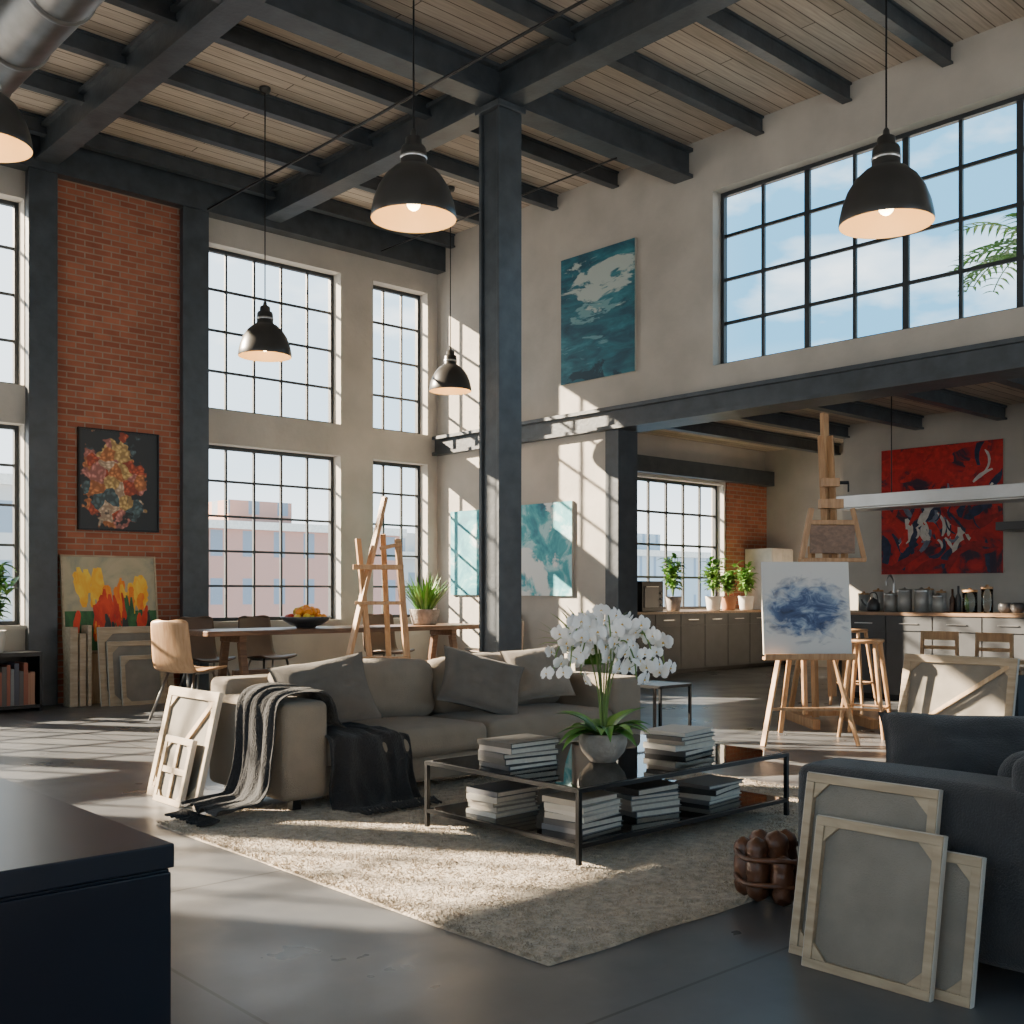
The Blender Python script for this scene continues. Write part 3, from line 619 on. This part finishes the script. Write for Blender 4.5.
st(cy,16,.14,.42,.52,.74,.30,.10); st(co_,9,.40,.62,.48,.66,.30,.09); st(cy,10,.62,.92,.50,.70,.28,.10); st(co_,8,.55,.9,.42,.6,.25,.07); st(cg,12,.02,.98,.12,.36,.25,.08)
st(cr,8,.26,.46,.28,.5,.34,.07); st(cr,7,.50,.66,.26,.46,.34,.07); st(cr,4,.78,.88,.22,.40,.26,.06); st(cr,3,.1,.18,.2,.38,.26,.05); st(cd,10,.1,.95,.10,.30,.22,.045); st(cg,5,.66,.76,.2,.5,.3,.05); st(co_,5,.25,.6,.1,.25,.15,.04)
painting('colourful_figures_painting',1.2,1.20,5.66,13.80,.67,0,fb,tilt=.12,border=PINEX,patches=P_)
mb=MB()
for i,(a,b,h) in enumerate([(5.0,5.10,.98),(5.12,5.2,.9),(5.22,5.27,1.0)]): 
    mb.box(a,b,13.5,13.72,.001,h,PINEX)
mb.box(5.2,6.3,13.74,14.0,.001,.63,PINE); mb.obj('canvas_stack',bevel=.006)
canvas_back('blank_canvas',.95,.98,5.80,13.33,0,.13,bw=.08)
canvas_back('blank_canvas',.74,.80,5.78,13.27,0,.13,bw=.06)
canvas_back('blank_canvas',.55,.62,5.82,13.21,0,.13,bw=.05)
# ---------------------------------------------------------------- easels
def rotpt(p,rz,o): 
    c,s=math.cos(rz),math.sin(rz); return (o[0]+p[0]*c-p[1]*s,o[1]+p[0]*s+p[1]*c,p[2])
def aframe_easel(name,x,y,rz,H,tray,spread,mat,head=None):
    mb=MB(); q=lambda a,b,c:rotpt((a,b,c),rz,(x,y))
    ft=H*.93
    mb.bar(q(-spread,-.22,0.002),q(-.07,.06,ft),.05,.03,mat); mb.bar(q(spread,-.22,0.002),q(.07,.06,ft),.05,.03,mat)
    mb.bar(q(0,.75,0.002),q(0,.10,ft),.045,.03,mat)
    mb.bar(q(0,-.19+.28*tray/ft,tray*.35),q(0,.07,H),.06,.028,mat)
    def at(z,s): f=z/ft; return q(s*(spread+(.07-spread)*f),-.22+.28*f,z)
    for z in(tray*.42,tray+ (H-tray)*.62): 
        a=at(z,-1);b=at(z,1); mb.bar(a,b,.045,.025,mat)
    f=tray/ft; yy=-.22+.28*f
    mb.bar(q(-spread*.95,yy-.07,tray),q(spread*.95,yy-.07,tray),.09,.03,mat); mb.bar(q(-spread*.95,yy-.12,tray+.02),q(spread*.95,yy-.12,tray+.02),.015,.05,mat)
    mb.bar(q(-.13,.03,ft),q(.13,.03,ft),.05,.04,mat)
    return mb.obj(name,bevel=.004)
def big_easel(name,x,y,rz,mat):
    """leaning H easel with tall off-centre mast and two long splayed legs"""
    mb=MB(); q=lambda a,b,c:rotpt((a,b,c),rz,(x,y))
    mb.bar(q(-.44,-.25,.002),q(.07,.12,2.38),.075,.04,mat)
    mb.bar(q(.36,-.25,.002),q(.20,.10,1.95),.065,.04,mat)
    mb.bar(q(-.02,-.2,.25),q(-.20,.06,1.95),.055,.035,mat)
    mb.bar(q(.12,.75,.002),q(.05,.12,2.0),.055,.035,mat)
    mb.bar(q(-.24,-.08,1.66),q(.26,-.02,1.66),.09,.05,mat); mb.bar(q(-.30,-.2,.75),q(.32,-.2,.75),.07,.04,mat)
    mb.bar(q(-.22,-.08,1.30),q(.27,-.08,1.30),.05,.035,mat)
    mb.bar(q(.02,.05,1.85),q(.24,.08,1.90),.05,.04,mat)
    return mb.obj(name,bevel=.005)
ez=D(-40)
big_easel('wooden_easel',6.42,9.05,D(-38),OAK)
aframe_easel('wooden_easel',8.86,5.68,ez,1.72,.80,.44,OAK)
bluep=paintmat('blue_splash',[(.3,(.02,.03,.08)),(.45,(.06,.10,.22)),(.56,(.26,.33,.45)),(.7,(.55,.6,.64))],4,1.4,(1,1,1.6),seed=1.1,blob=(0,.42,.34,.24,.25),bg=(.62,.62,.61))
px_,py_,_=rotpt((0,-.14,0),ez,(8.86,5.68))
painting('blue_splash_painting',.82,.86,px_,py_,.835,ez,bluep,tilt=.12,d=.03)
def studio_easel(name,x,y,rz,H,mat):
    mb=MB(); q=lambda a,b,c:rotpt((a,b,c),rz,(x,y))
    for s in(-.3,.3):
        mb.bar(q(s,-.45,.05),q(s,.5,.05),.08,.1,mat)
        mb.bar(q(s*.6,-.05,.08),q(s*.6,.1,1.9),.07,.05,mat); mb.bar(q(s,.45,.1),q(s*.6,.08,1.5),.05,.04,mat)
    mb.bar(q(-.3,.0,.12),q(.3,.0,.12),.08,.05,mat); mb.bar(q(-.3,.45,.08),q(.3,.45,.08),.08,.05,mat)
    mb.bar(q(0,-.05,.3),q(0,.22,H),.10,.05,mat)
    mb.bar(q(-.05,-.03,1.5),q(-.05,.18,H-.25),.03,.07,mat); mb.bar(q(.05,-.03,1.5),q(.05,.18,H-.25),.03,.07,mat)
    mb.bar(q(-.34,-.06,1.75),q(.34,-.06,1.75),.12,.04,mat); mb.bar(q(-.26,-.03,2.15),q(.26,-.03,2.15),.06,.05,mat)
    mb.bar(q(-.34,-.06,1.75),q(-.22,-.03,2.3),.05,.05,mat); mb.bar(q(.34,-.06,1.75),q(.22,-.03,2.3),.05,.05,mat)
    mb.box(-.24,.24,-.06,-.03,1.82,2.12,WALNUT,TR(x,y,0,rz=rz))
    mb.bar(q(-.12,.0,2.35),q(.12,.0,2.35),.12,.1,mat); mb.bar(q(-.09,.02,2.58),q(.09,.02,2.58),.09,.09,mat)
    mb.tube([q(.1,.03,2.58),q(.2,.03,2.58)],.02,BLACK,8); mb.tube([q(.2,.03,2.58),q(.2,.03,2.48)],.01,BLACK,8)
    return mb.obj(name,bevel=.005)
studio_easel('studio_easel',10.35,6.3,ez,3.35,OAK)
# ---------------------------------------------------------------- stools & chairs
def stool(name,x,y,H,rz=0):
    mb=MB(); q=lambda a,b,c:rotpt((a,b,c),rz,(x,y))
    mb.lathe([(.001,H-.04),(.15,H-.04),(.175,H-.02),(.17,H),(.001,H-.008)],(x,y,0),OAK,28)
    for sx in(-1,1):
        for sy in(-1,1): mb.tube([q(.21*sx,.21*sy,.001),q(.11*sx,.11*sy,H-.035)],[.02,.025],OAK,8)
    for z,r in((.28,.185),):
        for a,b in(((-1,-1),(1,-1)),((1,-1),(1,1)),((1,1),(-1,1)),((-1,1),(-1,-1))): mb.tube([q(a[0]*r,a[1]*r,z),q(b[0]*r,b[1]*r,z)],.012,OAK,6)
    mb.obj(name)
stool('bar_stool',9.75,5.55,.95,.3)
stool('bar_stool',12.35,7.2,.95,.1)
def shell_chair(name,x,y,rz,sc,seatm,legm):
    mb=MB()
    prof=[(-.24,.435),(-.20,.46),(-.05,.45),(.12,.435),(.20,.46),(.245,.56),(.275,.72),(.30,.86),(.305,.90)]
    P=smooth_path([(0,a,b) for a,b in prof],30)
    def fn(u,v):
        p=P[int(round(v*30))]; s=u*2-1; w=.235-.03*max(0,v-.5)*2; 
        w*= (1-.35*max(0,(v-.9)/.1)**2)*(1-.25*max(0,(.08-v)/.08)**2)
        back=max(0,v-.45)*1.2
        return (s*w,p.y-.05*s*s*back*1.5,p.z+.025*s*s*(1-v))
    mb.grid(fn,14,30,seatm)
    for sx in(-1,1):
        mb.tube([(.235*sx,-.24,.0),(.15*sx,-.13,.43)],.012,legm,8); mb.tube([(.235*sx,.27,.0),(.15*sx,.12,.42)],.012,legm,8)
        mb.tube([(.15*sx,-.13,.425),(.15*sx,.12,.42)],.010,legm,8)
    mb.tube([(-.15,-.0,.42),(.15,0,.42)],.01,legm,8)
    ob=mb.obj(name,keep=True,loc=(x,y,.001),rot=(0,0,rz)); ob.scale=(sc,sc,sc)
    md=ob.modifiers.new('s','SOLIDIFY'); md.thickness=.012
DW=simple('dark_plywood',(.12,.075,.05),.5)
PLY=wood('plywood',(.36,.20,.10),(.48,.30,.16),.45,2)
shell_chair('dining_chair',5.55,11.4,D(112),1.22,PLY,CHROME)
for x,rz in((6.6,0),(7.5,.1),(9.5,-.1)): shell_chair('dining_chair',x,13.1,rz,1.2,DW,CHROME)
shell_chair('dining_chair',10.0,11.3,D(178),1.15,DW,CHROME)
shell_chair('dining_chair',10.75,12.25,D(-88),1.22,DW,CHROME)
def barchair(x,y,rz):
    mb=MB(); q=lambda a,b,c:rotpt((a,b,c),rz,(x,y))
    for sx in(-1,1):
        mb.bar(q(.22*sx,-.2,.001),q(.2*sx,-.17,.62),.035,.035,OAK); mb.bar(q(.22*sx,.22,.001),q(.2*sx,.2,.95),.035,.035,OAK)
        mb.bar(q(.215*sx,-.19,.25),q(.215*sx,.21,.25),.025,.025,OAK)
    mb.box(-.24,.24,-.22,.22,.60,.64,OAK,TR(x,y,0,rz=rz))
    for z,w in((.90,.1),(.76,.04)): mb.bar(q(-.2,.2,z),q(.2,.2,z),.03,w,OAK,up=(0,0,1))
    mb.bar(q(-.21,-.19,.2),q(.21,-.19,.2),.025,.025,OAK)
    mb.obj('bar_chair',bevel=.004)
barchair(12.55,6.1,D(95)); barchair(12.5,5.4,D(85))
# ---------------------------------------------------------------- dining table
mb=MB(); mb.box(5.95,10.35,11.75,12.65,.89,.95,WALNUT)
for x in(6.5,9.8):
    mb.box(x-.05,x+.05,11.95,12.45,.8,.89,WALNUT); mb.bar((x,12.0,.80),(x,11.85,.05),.09,.07,WALNUT); mb.bar((x,12.4,.80),(x,12.55,.05),.09,.07,WALNUT); mb.box(x-.05,x+.05,11.78,12.62,.001,.07,WALNUT)
mb.box(6.5,9.8,12.16,12.24,.35,.45,WALNUT); mb.obj('dining_table',bevel=.006)
mb=MB(); c=(7.5,12.15,.952)
mb.lathe([(.001,0),(.12,0),(.13,.02),(.2,.04),(.28,.09),(.33,.14),(.32,.145),(.27,.105),(.19,.06),(.001,.05)],c,CERAM,36)
rnd=random.Random(4)
for i in range(30):
    a=i*2.4; r=.25*math.sqrt((i%15)/15); z=.12+.05*(1-r/.25)+(0 if i<15 else .075)
    if i>=15: r*=.62
    mb.ball((c[0]+r*math.cos(a),c[1]+r*math.sin(a),c[2]+z),.055,[ORANGE,ORANGE,YELF,ORANGE,RED][i%5],7)
mb.obj('fruit_bowl')
# ---------------------------------------------------------------- plants
def potplant(name,x,y,z,pr,ph,pot,n,L,W,el,droop,mats,seed,n2=0):
    rnd=random.Random(seed); mb=MB()
    mb.lathe([(.001,0),(pr*.72,0),(pr*.8,ph*.1),(pr,ph*.95),(pr,ph),(pr*.9,ph),(pr*.88,ph*.88),(.001,ph*.88)],(x,y,z),pot,24)
    mb.lathe([(.001,ph*.9),(pr*.89,ph*.9)],(x,y,z),SOIL,16)
    for i in range(n):
        a=i*2.4+rnd.uniform(-.3,.3); r=pr*.55*math.sqrt(rnd.random()); l=L*rnd.uniform(.6,1.05)
        mb.leaf((x+r*math.cos(a),y+r*math.sin(a),z+ph*.88),a,rnd.uniform(*el),l,W*rnd.uniform(.7,1.1),rnd.uniform(*droop),rnd.choice(mats),6)
    mb.obj(name)
def bushy(name,x,y,z,pr,ph,pot,nst,H,LL,mats,seed):
    rnd=random.Random(seed); mb=MB()
    mb.lathe([(.001,0),(pr*.72,0),(pr*.8,ph*.1),(pr,ph*.95),(pr,ph),(pr*.9,ph),(pr*.88,ph*.88),(.001,ph*.88)],(x,y,z),pot,24)
    mb.lathe([(.001,ph*.9),(pr*.89,ph*.9)],(x,y,z),SOIL,16)
    for i in range(nst):
        a=i*2.4; h=H*rnd.uniform(.55,1); sp=H*.28*rnd.uniform(.2,1)
        P=smooth_path([(x,y,z+ph*.88),(x+sp*.4*math.cos(a),y+sp*.4*math.sin(a),z+ph+h*.5),(x+sp*math.cos(a),y+sp*math.sin(a),z+ph+h)],10)
        mb.tube(P,.006,STEMG,5)
        for k in range(3,11):
            for j in range(2): mb.leaf(P[k],rnd.uniform(0,2*pi),rnd.uniform(-.1,.9),LL*rnd.uniform(.6,1.1),LL*.42,rnd.uniform(.5,1.4),rnd.choice(mats),4)
    mb.obj(name)
G=[LEAF,LEAFL]
potplant('potted_grass_plant',9.5,12.25,.952,.22,.22,POTST,120,.58,.035,(.9,1.5),(.1,.7),[LEAFL,LEAF],3)
potplant('potted_palm_plant',9.55,9.05,.001,.2,.55,POTST,70,.9,.08,(.8,1.5),(.5,1.6),G,7)
bushy('potted_plant',4.12,13.55,.70,.15,.26,POTW,13,.80,.2,G,8)
bushy('potted_plant',3.6,13.55,.70,.11,.18,TERRA,7,.4,.13,G,9)
for i,(x,h,pt) in enumerate(((14.95,.75,POTST),(16.1,.8,POTW),(16.55,.55,TERRA),(17.1,.7,POTW))): bushy('kitchen_plant',x,12.2,1.081,.15,.26,pt,10,h*.9,.2,[LEAFL,LEAFL,LEAF],40+i)
mb=MB(); rnd=random.Random(2); bx,by,bz=12.75,5.1,4.30
mb.lathe([(.001,0),(.16,0),(.22,.35),(.2,.35),(.001,.3)],(bx,by,bz),POTST,20)
mb.tube([(bx,by,bz+.3),(bx+.02,by,bz+.9)],[.05,.035],LEATH,8)
for i in range(20):
    a=i*2.4; L=rnd.uniform(.85,1.25); e=rnd.uniform(.3,1.35)
    P=[Vector((bx,by,bz+.88))]; 
    for k in range(12): P.append(P[-1]+Vector((math.cos(e)*math.cos(a),math.cos(e)*math.sin(a),math.sin(e)))*L/12); e-=.13
    mb.tube(P,.008,LEAFL,5)
    for k in range(2,13):
        for s in(-1,1): mb.leaf(P[k],a+s*1.0,.1,.34*math.sin(pi*(k/15)+.2),.045,.7,LEAFL,4)
mb.obj('terrace_palm')
# ---------------------------------------------------------------- low bookcase by the window
mb=MB(); x0,x1,y0,y1=2.7,4.62,13.35,13.85
mb.box(x0,x1,y0,y1,.65,.70,BLACK); mb.box(x0,x1,y0,y1,.04,.08,BLACK); mb.box(x0,x1,y1-.02,y1,.08,.65,BLACK)
for x in(x0,(x0+x1)/2,x1-.03): mb.box(x,x+.03,y0,y1-.02,.001,.65,BLACK)
rnd=random.Random(6); x=x0+.05
while x<x1-.1:
    w=rnd.uniform(.025,.06); 
    if not(abs(x-(x0+x1)/2)<.09): mb.box(x,x+w-.003,y0+.03,y0+.35,.08,.08+rnd.uniform(.36,.5),rnd.choice(BKC))
    x+=w
mb.obj('low_bookcase')
# ---------------------------------------------------------------- sideboard near camera
mb=MB(); mb.box(-1.2,1.205,2.56,4.6,.72,.78,NAVYT); mb.box(-1.18,1.198,2.575,4.585,.06,.716,NAVY); mb.box(-1.1,1.1,2.65,4.4,.001,.06,BLACK)
for i in range(3):
    a=-1.17+i*.79; mb.box(a+.002,a+.788,2.564,2.575,.09,.710,NAVY)
mb.obj('sideboard',bevel=.004)
# ---------------------------------------------------------------- side table
mb=MB(); x,y,s=7.38,6.2,.20
for sx in(-s,s):
    for sy in(-s,s): mb.box(x+sx-.011,x+sx+.011,y+sy-.011,y+sy+.011,.001,.60,BLACK)
mb.box(x-s-.011,x+s+.011,y-s-.011,y+s+.011,.585,.61,BLACK)
z=.12
mb.box(x-s,x+s,y-s-.01,y-s+.01,z,z+.02,BLACK); mb.box(x-s,x+s,y+s-.01,y+s+.01,z,z+.02,BLACK); mb.box(x-s-.01,x-s+.01,y-s,y+s,z,z+.02,BLACK); mb.box(x+s-.01,x+s+.01,y-s,y+s,z,z+.02,BLACK)
mb.obj('side_table')
# ---------------------------------------------------------------- leather rolls
mb=MB(); cx,cy=4.22,2.83; rnd=random.Random(9); zz=.0275
for i,(dx,dy,r,h) in enumerate([(-.12,-.10,.05,.22),(-.02,-.12,.05,.20),(.09,-.1,.05,.24),(-.14,.02,.055,.28),(-.03,0,.06,.31),(.08,.02,.055,.29),(-.1,.12,.05,.26),(.02,.12,.055,.29),(.13,.1,.045,.26)]):
    a=cx+dx;b=cy+dy; l=rnd.uniform(-.03,.03); pts=[];rr=[]
    for k in range(15):
        t=k/14; e=math.sqrt(max(0,1-(abs(t-.5)*2)**5)); pinch=1-.16*math.exp(-((t-.33)/.06)**2)-.16*math.exp(-((t-.7)/.06)**2)
        pts.append((a+l*t,b+l*t*t,zz+h*t)); rr.append(max(.006,r*e*pinch))
    mb.tube(pts,rr,LEATH,16)
for z in(.09,.2):
    pts=[(cx+.20*math.cos(t*pi/12),cy+.19*math.sin(t*pi/12),zz+z+.006*math.sin(t)) for t in range(25)]; mb.tube(pts,.012,LEATH,8)
mb.obj('leather_roll_bundle')
# ---------------------------------------------------------------- pendants
def pendant(x,y,z,top,dia=.6,power=9):
    mb=MB(); r=dia/2
    prof=[(r,0),(r*1.01,.012),(r*.99,.06),(r*.94,.13),(r*.83,.22),(r*.66,.30),(r*.46,.355),(r*.34,.375),(r*.31,.39),(r*.30,.49),(r*.27,.51),(r*.20,.52),(r*.19,.57),(r*.08,.59),(.02,.62),(.006,.64)]
    mb.lathe(prof,(x,y,z),SHADE,44)
    mb.lathe([(r*1.0,.001),(r*.97,.06),(r*.92,.125),(r*.81,.21),(r*.64,.288),(r*.42,.34),(.001,.35)],(x,y,z),SHADEIN,44)
    mb.lathe([(r*.305,.42),(r*.32,.425),(r*.32,.44),(r*.305,.445)],(x,y,z),STAIN,28)
    mb.tube([(x,y,z+.6),(x,y,top-.05)],.007,BLACK,6); mb.lathe([(.001,-.06),(.05,-.055),(.065,-.02),(.065,0)],(x,y,top),SHADE,20)
    mb.tube([(x,y,z+.34),(x,y,z+.15)],.022,STAIN,10); mb.ball((x,y,z+.11),.05,BULB,8)
    ob=mb.obj('pendant_lamp')
    l=bpy.data.lights.new('pendant_bulb','POINT'); l.energy=power; l.color=(1,.62,.26); l.shadow_soft_size=.06
    lo=bpy.data.objects.new('bulb_light',l); S.collection.objects.link(lo); lo.parent=ob; lo.location=(0,0,.03)
pendant(4.68,6.16,4.04,7.19); pendant(6.67,3.65,3.83,7.19); pendant(6.34,11.15,4.11,7.19); pendant(9.85,12.1,4.28,7.19); pendant(2.42,8.1,4.52,7.19)
# ---------------------------------------------------------------- kitchen
def cabinets(mb,axis,f0,f1,a0,a1,zt,n,topm):
    def bx(a,b,c,d,z0,z1,m):
        if axis=='x': mb.box(a,b,c,d,z0,z1,m)
        else: mb.box(c,d,a,b,z0,z1,m)
    bx(a0,a1,f0,f1,.08,zt-.04,CAB); bx(a0+.02,a1-.02,f0+.06,f1,.001,.08,BLACK); bx(a0-.02,a1+.02,f0-.03,f1,zt-.04,zt,topm)
    w=(a1-a0)/n
    for i in range(n):
        a=a0+i*w; bx(a+.008,a+w-.008,f0-.018,f0,.1,zt-.25,CAB); bx(a+.008,a+w-.008,f0-.018,f0,zt-.235,zt-.055,CAB)
        bx(a+w*.3,a+w*.7,f0-.035,f0-.022,zt-.15,zt-.14,STAIN)
mb=MB(); cabinets(mb,'x',12.0,12.56,12.2,18.26,1.08,9,CTOPW); mb.obj('kitchen_cabinets')
mb=MB(); cabinets(mb,'y',13.2,14.1,2.8,7.85,1.15,8,CTOPW); mb.obj('kitchen_island')
mb=MB(); cabinets(mb,'y',15.8,16.37,1.1,9.6,1.12,12,CTOP); mb.obj('kitchen_cabinets')
mb=MB(); mb.box(13.95,14.5,12.05,12.5,1.083,1.6,BLACK); mb.box(14.0,14.36,12.035,12.05,1.15,1.5,CERAM); mb.box(14.02,14.34,12.01,12.02,1.5,1.515,STAIN); 
for z in(1.2,1.3,1.4): mb.ball((14.43,12.04,z),.018,STAIN,5)
mb.obj('countertop_oven',bevel=.006)
mb=MB(); mb.box(17.55,18.26,11.95,12.55,1.083,2.25,PALEC); mb.box(17.56,17.9,11.93,11.95,1.10,2.23,PALEC); mb.box(17.91,18.25,11.93,11.95,1.10,2.23,PALEC); mb.box(17.86,17.87,11.91,11.93,1.5,1.8,STAIN); mb.box(17.94,17.95,11.91,11.93,1.5,1.8,STAIN); mb.obj('crockery_cupboard',bevel=.004)
mb=MB(); mb.box(12.9,13.5,3.2,7.8,2.52,2.68,STAIN); mb.box(12.95,13.45,3.25,7.75,2.50,2.52,STAIN)
for y in(4.0,5.2,7.15): mb.tube([(13.2,y,2.66),(13.2,y,4.19)],.008,BLACK,6)
mb.obj('linear_pendant_lamp',bevel=.004)
mb=MB(); mb.box(15.7,16.38,4.9,6.9,2.30,2.42,CERAM); mb.box(15.95,16.38,5.2,5.8,2.42,4.19,CERAM); mb.obj('range_hood',bevel=.005)
def canister(x,y,r,h,m,lid,z=1.152):
    mb=MB(); mb.lathe([(.001,0),(r,0),(r,h),(r*.95,h),(.001,h)],(x,y,z),m,20); mb.lathe([(r*1.03,h),(r*1.03,h+.025),(.02,h+.03),(.02,h+.05),(.001,h+.055)],(x,y,z),lid,20); mb.obj('canister')
STL=simple('satin_tin',(.38,.37,.35),.45,metal=.3)
for y,r,h in((7.35,.08,.22),(7.15,.09,.27),(6.92,.09,.27),(6.7,.07,.2)): canister(13.55,y,r,h,STL,STAIN)
for y,r,h in((6.3,.09,.26),(6.08,.07,.3)): canister(13.6,y,r,h,JAR,OAK)
for y,r,h in((9.2,.09,.25),(8.95,.08,.3),(8.7,.1,.22),(8.1,.07,.32),(7.9,.07,.28)): canister(16.1,y,r,h,STL,OAK,1.122)
mb=MB()
for i,(y,h) in enumerate(((6.52,.34),(6.42,.28),(6.60,.30))):
    mb.lathe([(.001,0),(.035,0),(.038,.01),(.038,h*.55),(.014,h*.72),(.014,h),(.001,h)],(13.75,y,1.152),[CERAM,STEMG,LEATH][i],16)
mb.obj('oil_bottles')
for y in(5.85,5.7,5.5,5.3):
    mb=MB(); mb.lathe([(.001,0),(.05,0),(.09,.05),(.085,.11),(.06,.13),(.055,.125),(.075,.1),(.001,.02)],(13.6,y,1.152),CERAM if y!=5.5 else POTST,20); mb.obj('ceramic_bowl')
mb=MB(); x,y,z=13.55,7.6,1.152
mb.lathe([(.001,0),(.08,0),(.09,.02),(.085,.10),(.05,.16),(.02,.17),(.001,.19)],(x,y,z),CERAM,20); mb.tube(smooth_path([(x,y+.08,z+.06),(x,y+.14,z+.1),(x,y+.18,z+.16)],8),.012,CERAM,8); mb.tube(smooth_path([(x,y-.07,z+.12),(x,y-.04,z+.24),(x,y+.05,z+.24),(x,y+.06,z+.13)],12),.007,CERAM,6); mb.obj('kettle')
mb=MB(); mb.lathe([(.02,0),(.03,0),(.03,.02),(.012,.04),(.012,.25)],(13.9,7.5,1.152),STAIN,14); mb.tube(smooth_path([(13.9,7.5,1.40),(13.9,7.5,1.56),(13.8,7.5,1.64),(13.7,7.5,1.56),(13.7,7.5,1.5)],16),.012,STAIN,10); mb.obj('kitchen_faucet')
# ---------------------------------------------------------------- outside
bm1=bldmat('facade_red',(.46,.25,.20),(.22,.25,.30),2.2,3.0); bm2=bldmat('facade_pale',(.50,.49,.47),(.24,.28,.34),2.0,2.8); bm3=bldmat('facade_blue',(.40,.46,.52),(.22,.28,.36),1.8,3.2)
def building(x,y,w,d,z1,mat):
    mb=MB(); mb.box(x-w/2,x+w/2,y-d/2,y+d/2,-30,z1,mat); mb.box(x-w/2-.3,x+w/2+.3,y-d/2-.3,y+d/2+.3,z1,z1+.5,PALEC); mb.box(x-w*.2,x+w*.1,y-2,y+2,z1+.5,z1+2.2,mat); mb.obj('city_building')
building(38,68,16,12,5.4,bm1); building(24,74,14,12,3.5,bm2); building(55,72,16,12,4.0,bm2); building(12,60,12,12,6.5,bm2); building(0,72,12,12,4,bm1)
building(75,66,16,12,4.5,bm3); building(95,72,20,12,3,bm2); building(45,100,20,12,9,bm3)
mb=MB(); mb.box(-200,300,20,300,-30.5,-30,simple('street_ground',(.5,.5,.5),.9)); mb.obj('ground_outside')
# ---------------------------------------------------------------- world, sun, camera
w=bpy.data.worlds.new('sky'); S.world=w; w.use_nodes=True; nt=w.node_tree; L=nt.links; bg=nt.nodes['Background']
tc=N(nt,'ShaderNodeTexCoord'); sp=N(nt,'ShaderNodeSeparateXYZ'); L.new(tc.outputs['Generated'],sp.inputs[0])
dt=N(nt,'ShaderNodeVectorMath'); dt.operation='DOT_PRODUCT'; dt.inputs[1].default_value=(-.49,.87,0); L.new(tc.outputs['Generated'],dt.inputs[0])
mr=N(nt,'ShaderNodeMapRange'); mr.inputs['From Min'].default_value=.1; mr.inputs['From Max'].default_value=.8; mr.inputs['To Max'].default_value=.9; L.new(dt.outputs['Value'],mr.inputs['Value'])
mz=N(nt,'ShaderNodeMapRange'); mz.inputs['From Min'].default_value=.02; mz.inputs['From Max'].default_value=.22; mz.inputs['To Min'].default_value=1; mz.inputs['To Max'].default_value=0; L.new(sp.outputs['Z'],mz.inputs['Value'])
mp=N(nt,'ShaderNodeMapping'); mp.inputs['Scale'].default_value=(1,1,2.4); mp.inputs['Location'].default_value=(.3,.1,.2); L.new(tc.outputs['Generated'],mp.inputs['Vector'])
nz=N(nt,'ShaderNodeTexNoise'); nz.inputs['Scale'].default_value=5; nz.inputs['Detail'].default_value=8; L.new(mp.outputs[0],nz.inputs['Vector'])
mc=N(nt,'ShaderNodeMapRange'); mc.inputs['From Min'].default_value=.5; mc.inputs['From Max'].default_value=.70; mc.inputs['To Max'].default_value=.85; L.new(nz.outputs['Fac'],mc.inputs['Value'])
def mx_(a,b): 
    n=N(nt,'ShaderNodeMath'); n.operation='MAXIMUM'; L.new(a,n.inputs[0]); L.new(b,n.inputs[1]); return n.outputs[0]
fac=mx_(mx_(mr.outputs[0],mz.outputs[0]),mc.outputs[0])
mix=N(nt,'ShaderNodeMixRGB'); mix.inputs[1].default_value=(.15,.46,.74,1); mix.inputs[2].default_value=(1.3,1.36,1.36,1); L.new(fac,mix.inputs[0])
L.new(mix.outputs[0],bg.inputs['Color']); bg.inputs['Strength'].default_value=2.6
sl=bpy.data.lights.new('sun','SUN'); sl.energy=44; sl.angle=D(.6); sl.color=(1,.82,.60)
so=bpy.data.objects.new('sun',sl); S.collection.objects.link(so)
el=D(26); d=Vector((.55*math.cos(el),-.835*math.cos(el),-math.sin(el))); so.rotation_euler=d.to_track_quat('-Z','Y').to_euler(); so.location=(-10,30,20)
cam=bpy.data.cameras.new('camera'); co=bpy.data.objects.new('camera',cam); S.collection.objects.link(co); S.camera=co
co.location=(0,0,1.4); co.rotation_euler=(pi/2,0,-math.atan2(.6743,.739)); cam.lens=36*1091/1024; cam.shift_y=81/1024; cam.clip_end=500; cam.clip_start=.05
